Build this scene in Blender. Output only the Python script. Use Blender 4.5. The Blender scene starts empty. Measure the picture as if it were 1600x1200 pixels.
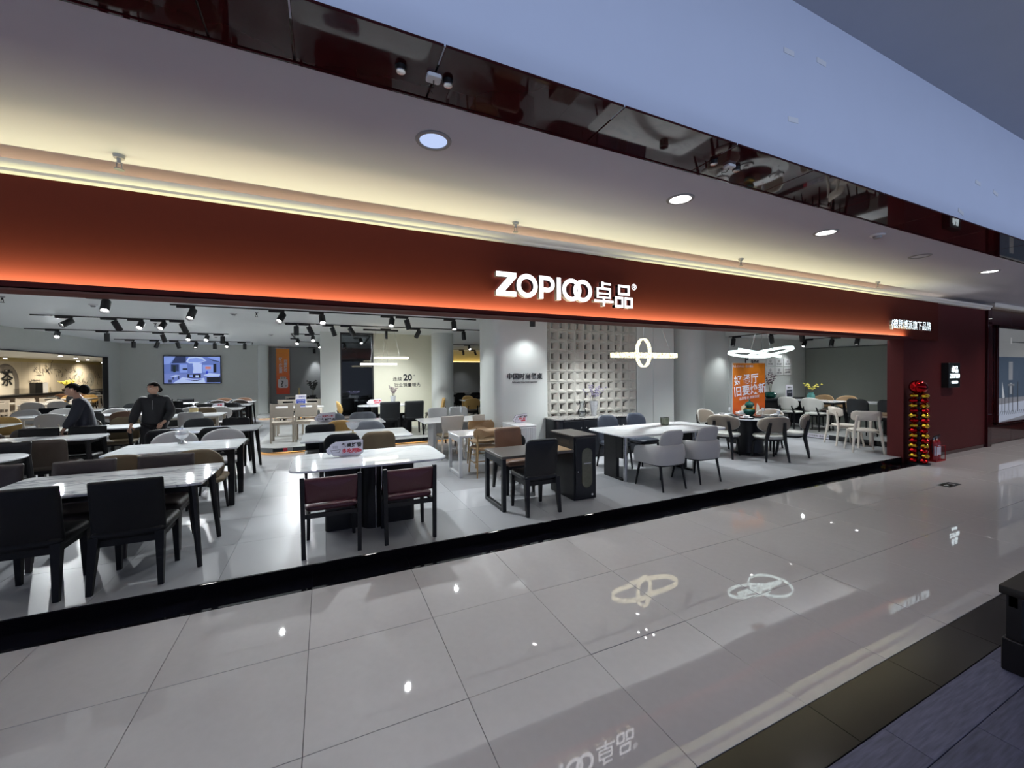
import bpy, bmesh, math, random
from mathutils import Vector, Matrix
random.seed(7)
SC = bpy.context.scene
COL = SC.collection
PI = math.pi
R = math.radians

# ------------------------------------------------------------------ camera
cam_data = bpy.data.cameras.new('camera')
cam = bpy.data.objects.new('camera', cam_data)
COL.objects.link(cam)
yaw, pit, rol = R(24.7), R(0.6), R(0.365)
fw = Vector((math.sin(yaw)*math.cos(pit), math.cos(yaw)*math.cos(pit), -math.sin(pit)))
rt0 = Vector((math.cos(yaw), -math.sin(yaw), 0))
up0 = rt0.cross(fw)
rt = rt0*math.cos(rol) - up0*math.sin(rol)
up = up0*math.cos(rol) + rt0*math.sin(rol)
M = Matrix((rt, up, -fw)).transposed().to_4x4()
M.translation = Vector((0, 0, 1.775))
cam.matrix_world = M
cam_data.sensor_width = 36
cam_data.lens = 637/1600*36
cam_data.shift_y = (588.6-600)/1600
cam_data.clip_start = 0.05
cam_data.clip_end = 200
SC.camera = cam

# ------------------------------------------------------------------ world and colour
W = bpy.data.worlds.new('mall_air')
SC.world = W
W.use_nodes = True
bg = W.node_tree.nodes['Background']
bg.inputs[0].default_value = (0.56, 0.66, 1.0, 1)
bg.inputs[1].default_value = 0.8
SC.view_settings.view_transform = 'Standard'
SC.view_settings.look = 'None'
SC.view_settings.exposure = 0.0
SC.view_settings.gamma = 1
SC.view_settings.use_curve_mapping = False
try:
    SC.cycles.caustics_reflective = False
    SC.cycles.caustics_refractive = False
    SC.cycles.sample_clamp_indirect = 4
    SC.cycles.max_bounces = 8
    SC.cycles.diffuse_bounces = 6
    SC.cycles.glossy_bounces = 4
    SC.cycles.transparent_max_bounces = 12
except Exception:
    pass
SPOT = 158.0      # watts of one lit track spotlight

def light(name, kind, loc, energy, color=(1, 1, 1), rot=None, aim=None, parent=None, **kw):
    d = bpy.data.lights.new(name, kind)
    d.energy = energy
    d.color = color
    for k, v in kw.items():
        setattr(d, k, v)
    o = bpy.data.objects.new(name, d)
    COL.objects.link(o)
    o.location = loc
    if aim is not None:
        o.rotation_euler = Vector(aim).to_track_quat('-Z', 'Y').to_euler()
    elif rot:
        o.rotation_euler = rot
    if parent:
        o.parent = parent
    return o
# strip lights that the shop front really has: one washing the red fascia, one in the cove above it
light('fascia_strip_light', 'AREA', (2.0, 3.825, 2.385), 125, (1.0, 1.0, 0.58), aim=(0, 0.75, 1), shape='RECTANGLE', size=15.9, size_y=0.012)
light('cove_strip_light', 'AREA', (1.7, 4.12, 3.174), 28, (1.0, 0.72, 0.47), aim=(0, -1, -0.176), shape='RECTANGLE', size=15.4, size_y=0.012, spread=R(77))
light('cove_strip_light', 'AREA', (10.6, 4.12, 3.174), 7, (0.95, 0.93, 0.9), aim=(0, -1, -0.176), shape='RECTANGLE', size=2.2, size_y=0.02, spread=R(68))
# cool strip added out of view across the passage to wash the bulkhead
light('added_bulkhead_wash', 'AREA', (5, -2.95, 3.24), 100, (0.6, 0.73, 1.0), aim=(0, 1, 0.06), shape='RECTANGLE', size=26, size_y=0.03, spread=R(60))

# ------------------------------------------------------------------ materials
def s(r, g, b):
    f = lambda c: ((c/255+0.055)/1.055)**2.4 if c > 10 else c/255/12.92
    return (f(r), f(g), f(b), 1)
MATS = {}
def mat(name, col, rough=0.5, metal=0.0, var=0.08, scale=30, bump=0.0, coat=0.0, spec=0.5, stretch=None):
    m = bpy.data.materials.new(name)
    m.use_nodes = True
    nt = m.node_tree
    b = nt.nodes['Principled BSDF']
    b.inputs['Roughness'].default_value = rough
    b.inputs['Metallic'].default_value = metal
    b.inputs['Coat Weight'].default_value = coat
    b.inputs['Coat Roughness'].default_value = 0.03
    b.inputs['Specular IOR Level'].default_value = spec
    tc = nt.nodes.new('ShaderNodeTexCoord')
    n = nt.nodes.new('ShaderNodeTexNoise')
    n.inputs['Scale'].default_value = scale
    n.inputs['Detail'].default_value = 4
    src = tc.outputs['Object']
    if stretch:
        mp = nt.nodes.new('ShaderNodeMapping')
        mp.inputs['Scale'].default_value = stretch
        nt.links.new(src, mp.inputs[0]); src = mp.outputs[0]
    nt.links.new(src, n.inputs['Vector'])
    mx = nt.nodes.new('ShaderNodeMix'); mx.data_type = 'RGBA'
    lo = [c*(1-var) for c in col[:3]]+[1]; hi = [min(1, c*(1+var)) for c in col[:3]]+[1]
    mx.inputs[6].default_value = lo; mx.inputs[7].default_value = hi
    nt.links.new(n.outputs['Fac'], mx.inputs[0])
    nt.links.new(mx.outputs[2], b.inputs['Base Color'])
    if bump:
        bp = nt.nodes.new('ShaderNodeBump')
        bp.inputs['Strength'].default_value = bump
        bp.inputs['Distance'].default_value = 0.004
        nt.links.new(n.outputs['Fac'], bp.inputs['Height'])
        nt.links.new(bp.outputs[0], b.inputs['Normal'])
    MATS[name] = m
    return m
def vary(m, amount):
    """each piece laid from a slightly different batch"""
    nt = m.node_tree; b = nt.nodes['Principled BSDF']
    src = b.inputs['Base Color'].links[0].from_socket
    oi = nt.nodes.new('ShaderNodeObjectInfo'); mr = nt.nodes.new('ShaderNodeMapRange')
    mr.inputs[3].default_value = 1-amount; mr.inputs[4].default_value = 1+amount*.4
    hs = nt.nodes.new('ShaderNodeHueSaturation')
    nt.links.new(oi.outputs['Random'], mr.inputs[0]); nt.links.new(mr.outputs[0], hs.inputs['Value']); nt.links.new(src, hs.inputs['Color'])
    nt.links.new(hs.outputs[0], b.inputs['Base Color'])
def marble(name, base, vein, rough=0.12, scale=1.3, amount=0.5, stretch=(1, 3, 1)):
    m = mat(name, base, rough, var=0.04, scale=60)
    nt = m.node_tree; b = nt.nodes['Principled BSDF']
    tc = nt.nodes.new('ShaderNodeTexCoord'); mp = nt.nodes.new('ShaderNodeMapping')
    mp.inputs['Scale'].default_value = stretch
    n = nt.nodes.new('ShaderNodeTexNoise'); n.inputs['Scale'].default_value = scale; n.inputs['Detail'].default_value = 8; n.inputs['Distortion'].default_value = 1.2
    r = nt.nodes.new('ShaderNodeValToRGB')
    r.color_ramp.elements[0].position = 0.46; r.color_ramp.elements[0].color = (0, 0, 0, 1)
    r.color_ramp.elements[1].position = 0.54; r.color_ramp.elements[1].color = (0, 0, 0, 1)
    e = r.color_ramp.elements.new(0.5); e.color = (amount, amount, amount, 1)
    old = b.inputs['Base Color'].links[0].from_socket
    mx = nt.nodes.new('ShaderNodeMix'); mx.data_type = 'RGBA'
    nt.links.new(tc.outputs['Object'], mp.inputs[0]); nt.links.new(mp.outputs[0], n.inputs['Vector'])
    nt.links.new(n.outputs['Fac'], r.inputs[0]); nt.links.new(r.outputs[0], mx.inputs[0])
    nt.links.new(old, mx.inputs[6]); mx.inputs[7].default_value = vein
    nt.links.new(mx.outputs[2], b.inputs['Base Color'])
    return m
def emit(name, col, strength, sparkle=None):
    m = bpy.data.materials.new(name); m.use_nodes = True
    nt = m.node_tree; nt.nodes.remove(nt.nodes['Principled BSDF'])
    e = nt.nodes.new('ShaderNodeEmission'); e.inputs[0].default_value = col; e.inputs[1].default_value = strength
    nt.links.new(e.outputs[0], nt.nodes['Material Output'].inputs[0])
    if sparkle:
        v = nt.nodes.new('ShaderNodeTexVoronoi'); v.inputs['Scale'].default_value = sparkle
        tc = nt.nodes.new('ShaderNodeTexCoord'); nt.links.new(tc.outputs['Object'], v.inputs['Vector'])
        rp = nt.nodes.new('ShaderNodeMapRange'); rp.inputs[1].default_value = 0; rp.inputs[2].default_value = 1
        rp.inputs[3].default_value = strength*0.1; rp.inputs[4].default_value = strength*1.9
        nt.links.new(v.outputs['Color'], rp.inputs[0]); nt.links.new(rp.outputs[0], e.inputs[1])
    MATS[name] = m
    return m
def glass(name, tint=(1, 1, 1, 1), gloss=0.12, rough=0.02, painted_glint=0.0):
    m = bpy.data.materials.new(name); m.use_nodes = True
    nt = m.node_tree; nt.nodes.remove(nt.nodes['Principled BSDF'])
    t = nt.nodes.new('ShaderNodeBsdfTransparent'); t.inputs[0].default_value = tint
    g = nt.nodes.new('ShaderNodeBsdfGlossy'); g.inputs['Roughness'].default_value = rough
    lw = nt.nodes.new('ShaderNodeLayerWeight'); lw.inputs[0].default_value = 0.25
    ad = nt.nodes.new('ShaderNodeMath'); ad.operation = 'ADD'; ad.inputs[1].default_value = gloss; ad.use_clamp = True
    mx = nt.nodes.new('ShaderNodeMixShader')
    nt.links.new(lw.outputs['Fresnel'], ad.inputs[0]); nt.links.new(ad.outputs[0], mx.inputs[0])
    body = t.outputs[0]
    if painted_glint:
        d = nt.nodes.new('ShaderNodeBsdfDiffuse'); d.inputs[0].default_value = (.9, .92, .95, 1)  # white cells mixed in to paint the sparkle of cut crystal
        fm = nt.nodes.new('ShaderNodeMixShader'); vo = nt.nodes.new('ShaderNodeTexVoronoi'); vo.inputs['Scale'].default_value = 70
        cr = nt.nodes.new('ShaderNodeMath'); cr.operation = 'MULTIPLY'; cr.inputs[1].default_value = painted_glint*1.6
        nt.links.new(vo.outputs['Distance'], cr.inputs[0]); nt.links.new(cr.outputs[0], fm.inputs[0])
        nt.links.new(t.outputs[0], fm.inputs[1]); nt.links.new(d.outputs[0], fm.inputs[2]); body = fm.outputs[0]
    nt.links.new(body, mx.inputs[1]); nt.links.new(g.outputs[0], mx.inputs[2])
    nt.links.new(mx.outputs[0], nt.nodes['Material Output'].inputs[0])
    MATS[name] = m
    return m
def printed(name, strength=None, rough=0.5):
    """colour comes from the mesh's own print (colour attribute); a screen emits it"""
    m = bpy.data.materials.new(name); m.use_nodes = True
    nt = m.node_tree; b = nt.nodes['Principled BSDF']
    a = nt.nodes.new('ShaderNodeVertexColor'); a.layer_name = 'print'
    n = nt.nodes.new('ShaderNodeTexNoise'); n.inputs['Scale'].default_value = 220
    mx = nt.nodes.new('ShaderNodeMix'); mx.data_type = 'RGBA'; mx.blend_type = 'MULTIPLY'; mx.inputs[0].default_value = 0.05
    nt.links.new(a.outputs[0], mx.inputs[6]); nt.links.new(n.outputs['Color'], mx.inputs[7])
    nt.links.new(mx.outputs[2], b.inputs['Base Color']); b.inputs['Roughness'].default_value = rough
    if strength:
        nt.links.new(mx.outputs[2], b.inputs['Emission Color']); b.inputs['Emission Strength'].default_value = strength
    MATS[name] = m
    return m

mat('cream_tile', s(214, 211, 211), 0.022, var=0.05, scale=18, coat=0.0, spec=0.95)
mat('black_stone', s(12, 12, 17), 0.05, var=0.3, scale=25, spec=0.8)
mat('brown_black_stone', s(25, 23, 20), 0.16, var=0.2, scale=25)
mat('joint', s(48, 44, 42), 0.8)
mat('wood_plank', s(104, 106, 130), 0.5, var=0.75, scale=5, bump=0.15, stretch=(1.2, 14, 14))
mat('store_tile', s(162, 164, 168), 0.36, var=0.05, scale=160)
mat('stage_stone', s(170, 171, 170), 0.3, var=0.05, scale=60)
mat('red_paint', s(86, 33, 24), 0.7, spec=0.12, var=0.04, scale=12)
mat('dark_red_paint', s(84, 34, 34), 0.6, spec=0.15, var=0.05, scale=8)
mat('maroon_gloss', s(54, 16, 18), 0.03, var=0.1, scale=4, spec=0.26)
mat('maroon_gloss_wall', s(62, 20, 20), 0.07, var=0.12, scale=4, spec=0.7)
mat('cream_ceiling', s(202, 201, 210), 0.7, var=0.03, scale=3)
mat('white_paint', s(214, 216, 218), 0.6, var=0.02, scale=8)
mat('bulkhead_paint', s(202, 208, 222), 0.65, var=0.03, scale=3)
mat('upper_ceiling_paint', s(176, 178, 186), 0.8, var=0.04, scale=3)
mat('moulding', s(226, 218, 204), 0.5, var=0.02)
mat('store_ceiling', s(238, 240, 240), 0.7, var=0.02, scale=3)
mat('grey_wall', s(196, 198, 192), 0.6, var=0.03, scale=5)
mat('cream_wall', s(222, 220, 200), 0.6, var=0.03, scale=5)
mat('light_wall', s(214, 218, 214), 0.55, var=0.02, scale=5)
mat('dark_wall', s(122, 123, 124), 0.6, var=0.03, scale=5)
mat('panel_grey', s(122, 126, 120), 0.5, var=0.03, scale=5)
mat('beige_wall', s(205, 190, 140), 0.6, var=0.03)
mat('block_plaster', s(196, 194, 186), 0.7, var=0.05, scale=40)
mat('black_metal', s(16, 17, 19), 0.4, var=0.1)
mat('black_wood', s(17, 17, 19), 0.4, spec=0.3, var=0.25, scale=12, stretch=(1, 1, 6))
mat('black_leather', s(14, 15, 18), 0.5, spec=0.2, var=0.15, scale=120, bump=0.2)
mat('brown_leather', s(38, 30, 29), 0.45, spec=0.3, var=0.15, scale=120, bump=0.2)
mat('tan_leather', s(98, 70, 52), 0.42, var=0.12, scale=120, bump=0.2)
mat('burgundy_leather', s(70, 26, 36), 0.36, var=0.12, scale=110, bump=0.2)
mat('navy_leather', s(38, 44, 56), 0.5, var=0.12, scale=110, bump=0.2)
mat('charcoal_fabric', s(40, 43, 46), 0.8, var=0.15, scale=200, bump=0.3)
mat('olive_brown', s(92, 78, 56), 0.55, var=0.12, scale=60)
mat('dark_brown', s(58, 48, 40), 0.5, var=0.15, scale=40, stretch=(1, 1, 5))
mat('mustard', s(196, 158, 92), 0.5, var=0.1, scale=60)
mat('grey_fabric', s(120, 126, 134), 0.75, var=0.1, scale=180, bump=0.3)
mat('pale_grey_leather', s(178, 178, 178), 0.5, var=0.06, scale=90, bump=0.15)
mat('taupe_leather', s(128, 118, 106), 0.5, var=0.08, scale=90, bump=0.15)
mat('off_white_leather', s(200, 200, 194), 0.5, var=0.05, scale=90, bump=0.15)
mat('white_wood', s(214, 206, 194), 0.45, var=0.06, scale=14, stretch=(1, 1, 6))
mat('greige_wood', s(168, 158, 144), 0.5, var=0.08, scale=14, stretch=(1, 1, 6))
mat('oak', s(158, 128, 92), 0.45, var=0.16, scale=14, stretch=(1, 1, 7))
mat('brass_oak', s(166, 138, 96), 0.4, var=0.14, scale=14)
mat('island_top', s(84, 80, 76), 0.3, var=0.12, scale=20)
mat('graphite_lacquer', s(22, 24, 29), 0.36, var=0.1, spec=0.3)
mat('chrome', s(190, 190, 192), 0.2, 1.0, var=0.04)
mat('gold_foil', s(206, 168, 48), 0.16, 1.0, var=0.1, scale=18, bump=0.6)
mat('red_foil', s(158, 18, 24), 0.16, 1.0, var=0.15, scale=18, bump=0.6)
mat('red_enamel', s(150, 22, 22), 0.25, var=0.08)
mat('white_plastic', s(222, 222, 222), 0.4, var=0.02)
mat('grey_plastic', s(150, 150, 150), 0.5, var=0.04)
mat('paper', s(228, 226, 236), 0.6, var=0.02)
mat('ink', s(26, 28, 32), 0.6)
mat('red_ink', s(188, 40, 60), 0.6)
mat('blue_ink', s(50, 76, 170), 0.6)
mat('sign_green_black', s(24, 32, 32), 0.35, var=0.1)
mat('skin', s(186, 148, 126), 0.55, var=0.05, scale=40)
mat('hair', s(16, 13, 13), 0.85, spec=0.1, var=0.3, scale=60, stretch=(6, 1, 1))
mat('navy_cloth', s(20, 23, 36), 0.85, var=0.2, scale=50, bump=0.4)
mat('black_cloth', s(24, 25, 29), 0.8, var=0.2, scale=40, bump=0.5)
mat('trouser_cloth', s(18, 18, 22), 0.85, var=0.2, scale=60)
mat('lip', s(150, 70, 70), 0.5)
mat('green_glaze', s(20, 66, 58), 0.12, var=0.5, scale=9)
mat('teal_glass', s(96, 150, 146), 0.1, var=0.1)
mat('stem', s(96, 92, 70), 0.7, var=0.2)
mat('lilac_petal', s(150, 142, 172), 0.7, var=0.2)
mat('dusky_petal', s(110, 90, 100), 0.7, var=0.2)
mat('yellow_petal', s(224, 214, 96), 0.6, var=0.15)
mat('amber', s(178, 160, 116), 0.15, var=0.1)
mat('porcelain', s(232, 232, 232), 0.12, var=0.02)
mat('white_cabinet', s(208, 210, 212), 0.4, var=0.03)
mat('dark_marble', s(60, 60, 64), 0.12, var=0.3, scale=6)
mat('smoke_glass_cup', s(86, 88, 72), 0.1, var=0.2)
mat('seam', s(54, 40, 34), 0.7)
mat('bench_wood', s(20, 16, 15), 0.35, var=0.3, scale=10, stretch=(6, 1, 1))
marble('veined_marble', s(232, 234, 234), s(96, 104, 116), 0.04, 2.0, 0.75, (0.7, 5, 1))
marble('pale_marble', s(234, 236, 238), s(160, 166, 172), 0.05, 1.2, 0.4, (1, 2.5, 1))
marble('plain_marble', s(232, 236, 238), s(150, 158, 166), 0.035, 0.9, 0.3, (1, 2, 1))
marble('sideboard_marble', s(176, 174, 170), s(50, 48, 48), 0.12, 5, 0.9, (1, 1, 1))
emit('lens_on', s(255, 255, 255), 15)
emit('lens_soft', s(196, 214, 255), 0.95)
emit('lens_mall', s(255, 253, 250), 9)
emit('sign_white', s(255, 252, 255), 2.6)
emit('small_sign_white', s(232, 248, 255), 1.9)
emit('bar_warm', s(255, 246, 214), 7)
emit('strip_amber', s(255, 190, 110), 4)
emit('strip_yellow', s(255, 226, 150), 5)
emit('crystal_warm', s(255, 244, 206), 1.8, 60)
emit('crystal_cool', s(236, 255, 252), 2.0, 60)
glass('clear_glass', (0.94, 0.96, 0.97, 1), 0.06)
glass('smoked_glass', (0.44, 0.46, 0.48, 1), 0.0)
glass('crystal_glass', (0.86, 0.89, 0.92, 1), 0.14, 0.05, 0.7)
printed('printed_paper')
printed('screen_image', 0.75)
printed('lightbox_print', 0.34)
mat('sign_return', s(96, 84, 88), 0.5)
vary(MATS['store_tile'], .16); vary(MATS['cream_tile'], .03); vary(MATS['wood_plank'], .25)
lens_off = mat('lens_off', s(200, 200, 205), 0.3)

# ------------------------------------------------------------------ geometry helpers
class MB:
    def __init__(self):
        self.bm = bmesh.new()
    def box(self, c, size, rot=None, bev=0.0, seg=1):
        t = Matrix.Translation(Vector(c))
        if rot is not None:
            t = t @ rot.to_4x4()
        t = t @ Matrix.Diagonal((*size, 1))
        r = bmesh.ops.create_cube(self.bm, size=1, matrix=t)
        if bev > 0:
            es = list({e for v in r['verts'] for e in v.link_edges})
            bmesh.ops.bevel(self.bm, geom=es, offset=bev, segments=seg, profile=0.6, affect='EDGES')
        return self
    def span(self, a, b, bev=0.0, seg=1):
        """box from corner a to corner b"""
        return self.box([(p+q)/2 for p, q in zip(a, b)], [abs(q-p) for p, q in zip(a, b)], None, bev, seg)
    def bar(self, p, q, r1, r2=None, n=8, rz=0.0, fl=1.0):
        """tapered bar; n=4 is square; fl flattens the section"""
        p, q = Vector(p), Vector(q); r2 = r1 if r2 is None else r2
        ax = (q-p).normalized()
        ref = Vector((0, 1, 0)) if abs(ax.y) < 0.9 else Vector((1, 0, 0))
        u = ax.cross(ref).normalized(); v = ax.cross(u).normalized()
        k = math.sqrt(2) if n == 4 else 1.0
        off = PI/4 if n == 4 else 0.0
        rings = []
        for c, r in ((p, r1), (q, r2)):
            rings.append([self.bm.verts.new(c + (u*math.cos(off+rz+2*PI*i/n) + v*math.sin(off+rz+2*PI*i/n)*fl)*r*k) for i in range(n)])
        for i in range(n):
            j = (i+1) % n
            self.bm.faces.new((rings[0][i], rings[0][j], rings[1][j], rings[1][i]))
        self.bm.faces.new(rings[0][::-1]); self.bm.faces.new(rings[1])
        return self
    def tube(self, pts, r, n=6):
        rings = []
        P = [Vector(p) for p in pts]
        for i, c in enumerate(P):
            ax = (P[min(i+1, len(P)-1)]-P[max(i-1, 0)]).normalized()
            ref = Vector((0, 0, 1)) if abs(ax.z) < 0.9 else Vector((1, 0, 0))
            u = ax.cross(ref).normalized(); v = ax.cross(u).normalized()
            rr = r[i] if isinstance(r, (list, tuple)) else r
            rings.append([self.bm.verts.new(c+(u*math.cos(2*PI*k/n)+v*math.sin(2*PI*k/n))*rr) for k in range(n)])
        for a, b in zip(rings, rings[1:]):
            for i in range(n):
                j = (i+1) % n
                self.bm.faces.new((a[i], a[j], b[j], b[i]))
        self.bm.faces.new(rings[0][::-1]); self.bm.faces.new(rings[-1])
        return self
    def lathe(self, prof, n=20, c=(0, 0, 0), sy=1.0):
        c = Vector(c); rings = []
        for r, z in prof:
            if r < 1e-5:
                rings.append([self.bm.verts.new(c+Vector((0, 0, z)))])
            else:
                rings.append([self.bm.verts.new(c+Vector((r*math.cos(2*PI*i/n), r*math.sin(2*PI*i/n)*sy, z))) for i in range(n)])
        for a, b in zip(rings, rings[1:]):
            for i in range(n):
                j = (i+1) % n
                if len(a) == 1 and len(b) == 1: continue
                if len(a) == 1: self.bm.faces.new((a[0], b[j], b[i]))
                elif len(b) == 1: self.bm.faces.new((a[i], a[j], b[0]))
                else: self.bm.faces.new((a[i], a[j], b[j], b[i]))
        return self
    def prism(self, pts, h0, h1, plane='xy', inset=0.0):
        """outline pts extruded between h0 and h1 along the plane's normal; inset rounds both rims"""
        def at(p, h):
            return Vector((p[0], p[1], h)) if plane == 'xy' else Vector((p[0], h, p[1])) if plane == 'xz' else Vector((h, p[0], p[1]))
        cx = sum(p[0] for p in pts)/len(pts); cy = sum(p[1] for p in pts)/len(pts)
        def sh(d):
            out = []
            for p in pts:
                L = math.hypot(p[0]-cx, p[1]-cy) or 1
                k = (L-d)/L
                out.append((cx+(p[0]-cx)*k, cy+(p[1]-cy)*k))
            return out
        lay = [(sh(inset), h0), (pts, h0+inset), (pts, h1-inset), (sh(inset), h1)] if inset else [(pts, h0), (pts, h1)]
        rings = [[self.bm.verts.new(at(p, h)) for p in ps] for ps, h in lay]
        n = len(pts)
        for a, b in zip(rings, rings[1:]):
            for i in range(n):
                j = (i+1) % n
                self.bm.faces.new((a[i], a[j], b[j], b[i]))
        self.bm.faces.new(rings[0][::-1]); self.bm.faces.new(rings[-1])
        return self
    def pillow(self, outline, f, th, soft=0.3):
        """padded sheet: outline of (u, v) about its centre, f(u, v) -> (point, normal)"""
        n = len(outline)
        cu = sum(p[0] for p in outline)/n; cv = sum(p[1] for p in outline)/n
        prof = [(0.0, 1.0), (0.45, 1.0), (0.8, 0.97), (0.94, 0.8), (1.0, 0.25)]
        def ring(k, t, sgn):
            if k == 0:
                p, nn = f(cu, cv); return [self.bm.verts.new(Vector(p)+Vector(nn)*(th/2*t*sgn))]
            o = []
            for u, v in outline:
                p, nn = f(cu+(u-cu)*k, cv+(v-cv)*k)
                o.append(self.bm.verts.new(Vector(p)+Vector(nn)*(th/2*t*sgn)))
            return o
        seq = [ring(k, t, 1) for k, t in prof] + [ring(k, t, -1) for k, t in prof[::-1]]
        for a, b in zip(seq, seq[1:]):
            for i in range(n):
                j = (i+1) % n
                if len(a) == 1: self.bm.faces.new((a[0], b[i], b[j]))
                elif len(b) == 1: self.bm.faces.new((a[j], a[i], b[0]))
                else: self.bm.faces.new((a[i], b[i], b[j], a[j]))
        return self
    def ball(self, c, r, n=10, m=6, rot=None):
        c = Vector(c); rx, ry, rz = (r, r, r) if not isinstance(r, (tuple, list)) else r
        t = Matrix.Translation(c) @ (rot.to_4x4() if rot is not None else Matrix.Identity(4)) @ Matrix.Diagonal((rx, ry, rz, 1))
        bmesh.ops.create_uvsphere(self.bm, u_segments=n, v_segments=m, radius=1, matrix=t)
        return self
    def mesh(self, name, m, angle=35):
        bmesh.ops.recalc_face_normals(self.bm, faces=self.bm.faces)
        me = bpy.data.meshes.new(name)
        self.bm.to_mesh(me); self.bm.free()
        me.materials.append(MATS[m] if isinstance(m, str) else m)
        me.polygons.foreach_set('use_smooth', [True]*len(me.polygons))
        me.set_sharp_from_angle(angle=R(angle))
        return me
    def build(self, name, m, parent=None, loc=None, rotz=0.0, angle=35, **props):
        return put(name, self.mesh(name, m, angle), parent, loc, rotz, **props)

def put(name, data, parent=None, loc=None, rotz=0.0, **props):
    o = bpy.data.objects.new(name, data)
    COL.objects.link(o)
    if parent: o.parent = parent
    if loc is not None: o.location = loc
    if rotz: o.rotation_euler = (0, 0, rotz)
    for k, v in props.items(): o[k] = v
    return o
def thing(name, label, cat, loc=(0, 0, 0), rotz=0.0, group=None):
    o = bpy.data.objects.new(name, None)
    o.empty_display_size = 0.1
    COL.objects.link(o)
    o.location = loc; o.rotation_euler = (0, 0, rotz)
    o['label'] = label; o['category'] = cat
    if group: o['group'] = group
    return o
def struct(name, mb, m, **kw):
    return mb.build(name, m, kind='structure', **kw)
KIDS = {}
def dup(root, loc, rotz, label, group=None):
    if root.name not in KIDS:
        KIDS[root.name] = [(ch, list(ch.children)) for ch in root.children]
    c = root.copy(); COL.objects.link(c)
    c.location = loc; c.rotation_euler = (0, 0, rotz); c['label'] = label
    if group: c['group'] = group
    for ch, subs in KIDS[root.name]:
        d = ch.copy(); COL.objects.link(d); d.parent = c
        for g in subs:
            e = g.copy(); COL.objects.link(e); e.parent = d
    return c
def text(name, body, size, m, parent, loc, rot=(PI/2, 0, 0), depth=0.002, align='CENTER', bold=0.0, **props):
    cu = bpy.data.curves.new(name, 'FONT')
    cu.body = body; cu.size = size; cu.extrude = depth; cu.align_x = align; cu.align_y = 'CENTER'
    cu.offset = bold; cu.resolution_u = 3
    tmp = bpy.data.objects.new(name, cu)
    me = bpy.data.meshes.new_from_object(tmp)
    bpy.data.objects.remove(tmp); bpy.data.curves.remove(cu)
    me.materials.clear(); me.materials.append(MATS[m])
    o = put(name, me, parent, loc, **props)
    o.rotation_euler = rot
    return o
def sheet(name, polys, m, parent, loc=(0, 0, 0), rotz=0.0):
    """a flat print in the local xz plane facing -y: polys of ([(x, z)...], colour), each laid a hair over the last"""
    me = bpy.data.meshes.new(name)
    vs, fs, cs = [], [], []
    for i, (pts, c) in enumerate(polys):
        b = len(vs)
        vs += [(x, -0.00025*i, z) for x, z in pts]
        fs.append(tuple(range(b, b+len(pts)))); cs += [c]*len(pts)
    me.from_pydata(vs, [], fs)
    a = me.color_attributes.new('print', 'FLOAT_COLOR', 'CORNER')
    for i, c in enumerate(cs): a.data[i].color = c
    me.materials.append(MATS[m])
    return put(name, me, parent, loc, rotz)
def rect(x0, z0, x1, z1, c): return ([(x0, z0), (x1, z0), (x1, z1), (x0, z1)], c)
def rrect(w, h, r, n=4, cx=0, cy=0):
    """rounded rectangle outline, w and h full size, r one radius or four (from -x -y round)"""
    rr = r if isinstance(r, (list, tuple)) else [r]*4
    out = []
    for k, (sx, sy, a0) in enumerate(((-1, -1, PI), (1, -1, 1.5*PI), (1, 1, 0), (-1, 1, 0.5*PI))):
        q = rr[k]
        for i in range(n+1):
            a = a0+PI/2*i/n
            out.append((cx+sx*(w/2-q)+q*math.cos(a), cy+sy*(h/2-q)+q*math.sin(a)))
    return out
def oval(a, b, n=24, p=2.0, cx=0, cy=0):
    f = lambda c: math.copysign(abs(c)**(2/p), c)
    return [(cx+a*f(math.cos(2*PI*i/n)), cy+b*f(math.sin(2*PI*i/n))) for i in range(n)]
# ================================================================== SETTING: the mall passage
TILE, X0 = 0.8075, -0.111
fl = struct('floor', MB().span((-9, -7, -0.12), (24, 3.97, -0.012)), 'joint')
def slab_mesh(name, w, d, m, top=0.0, bev=0.0015, t=0.012):
    return MB().box((0, 0, top-t/2), (w, d, t), None, bev).mesh(name, m)
tile_me = slab_mesh('tile', TILE-0.003, TILE-0.003, 'cream_tile')
dark_me = slab_mesh('dark_border_tile', TILE-0.002, 0.241, 'brown_black_stone')
black_me = slab_mesh('black_tile', TILE-0.002, 0.246, 'black_stone')
for k in range(-7, 23):
    x = X0+TILE*(k+0.5)
    for r in range(3):
        o = put('tile', tile_me, fl, (x, 1.300+TILE*(r+0.5), 0))
        o.rotation_euler = (R(random.uniform(-.16, .16)), R(random.uniform(-.08, .08)), 0)
    put('border_tile', dark_me, fl, (x, 1.178, 0))
    if x < 10.2:
        put('step_tile', black_me, fl, (x, 3.848, 0))
    else:
        put('tile', tile_me, fl, (x, 3.723+TILE/2, 0))
for r in range(8):
    for k in range(5):
        L = 1.2; x = 1.1+k*L+(r*0.43) % L-0.4
        m = 'wood_plank'
        if r == 0 and k == 0:
            plank_me = slab_mesh('plank', L-0.003, 0.187, m)
        o = put('plank', plank_me, fl, (x, 1.055-0.19*(r+0.5), 0))
        if (r+k) % 2: o.rotation_euler = (0, 0, PI)
struct('floor_beyond', MB().span((-9, -7, -0.012), (24, -0.5, -0.002)), 'wood_plank')

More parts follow.
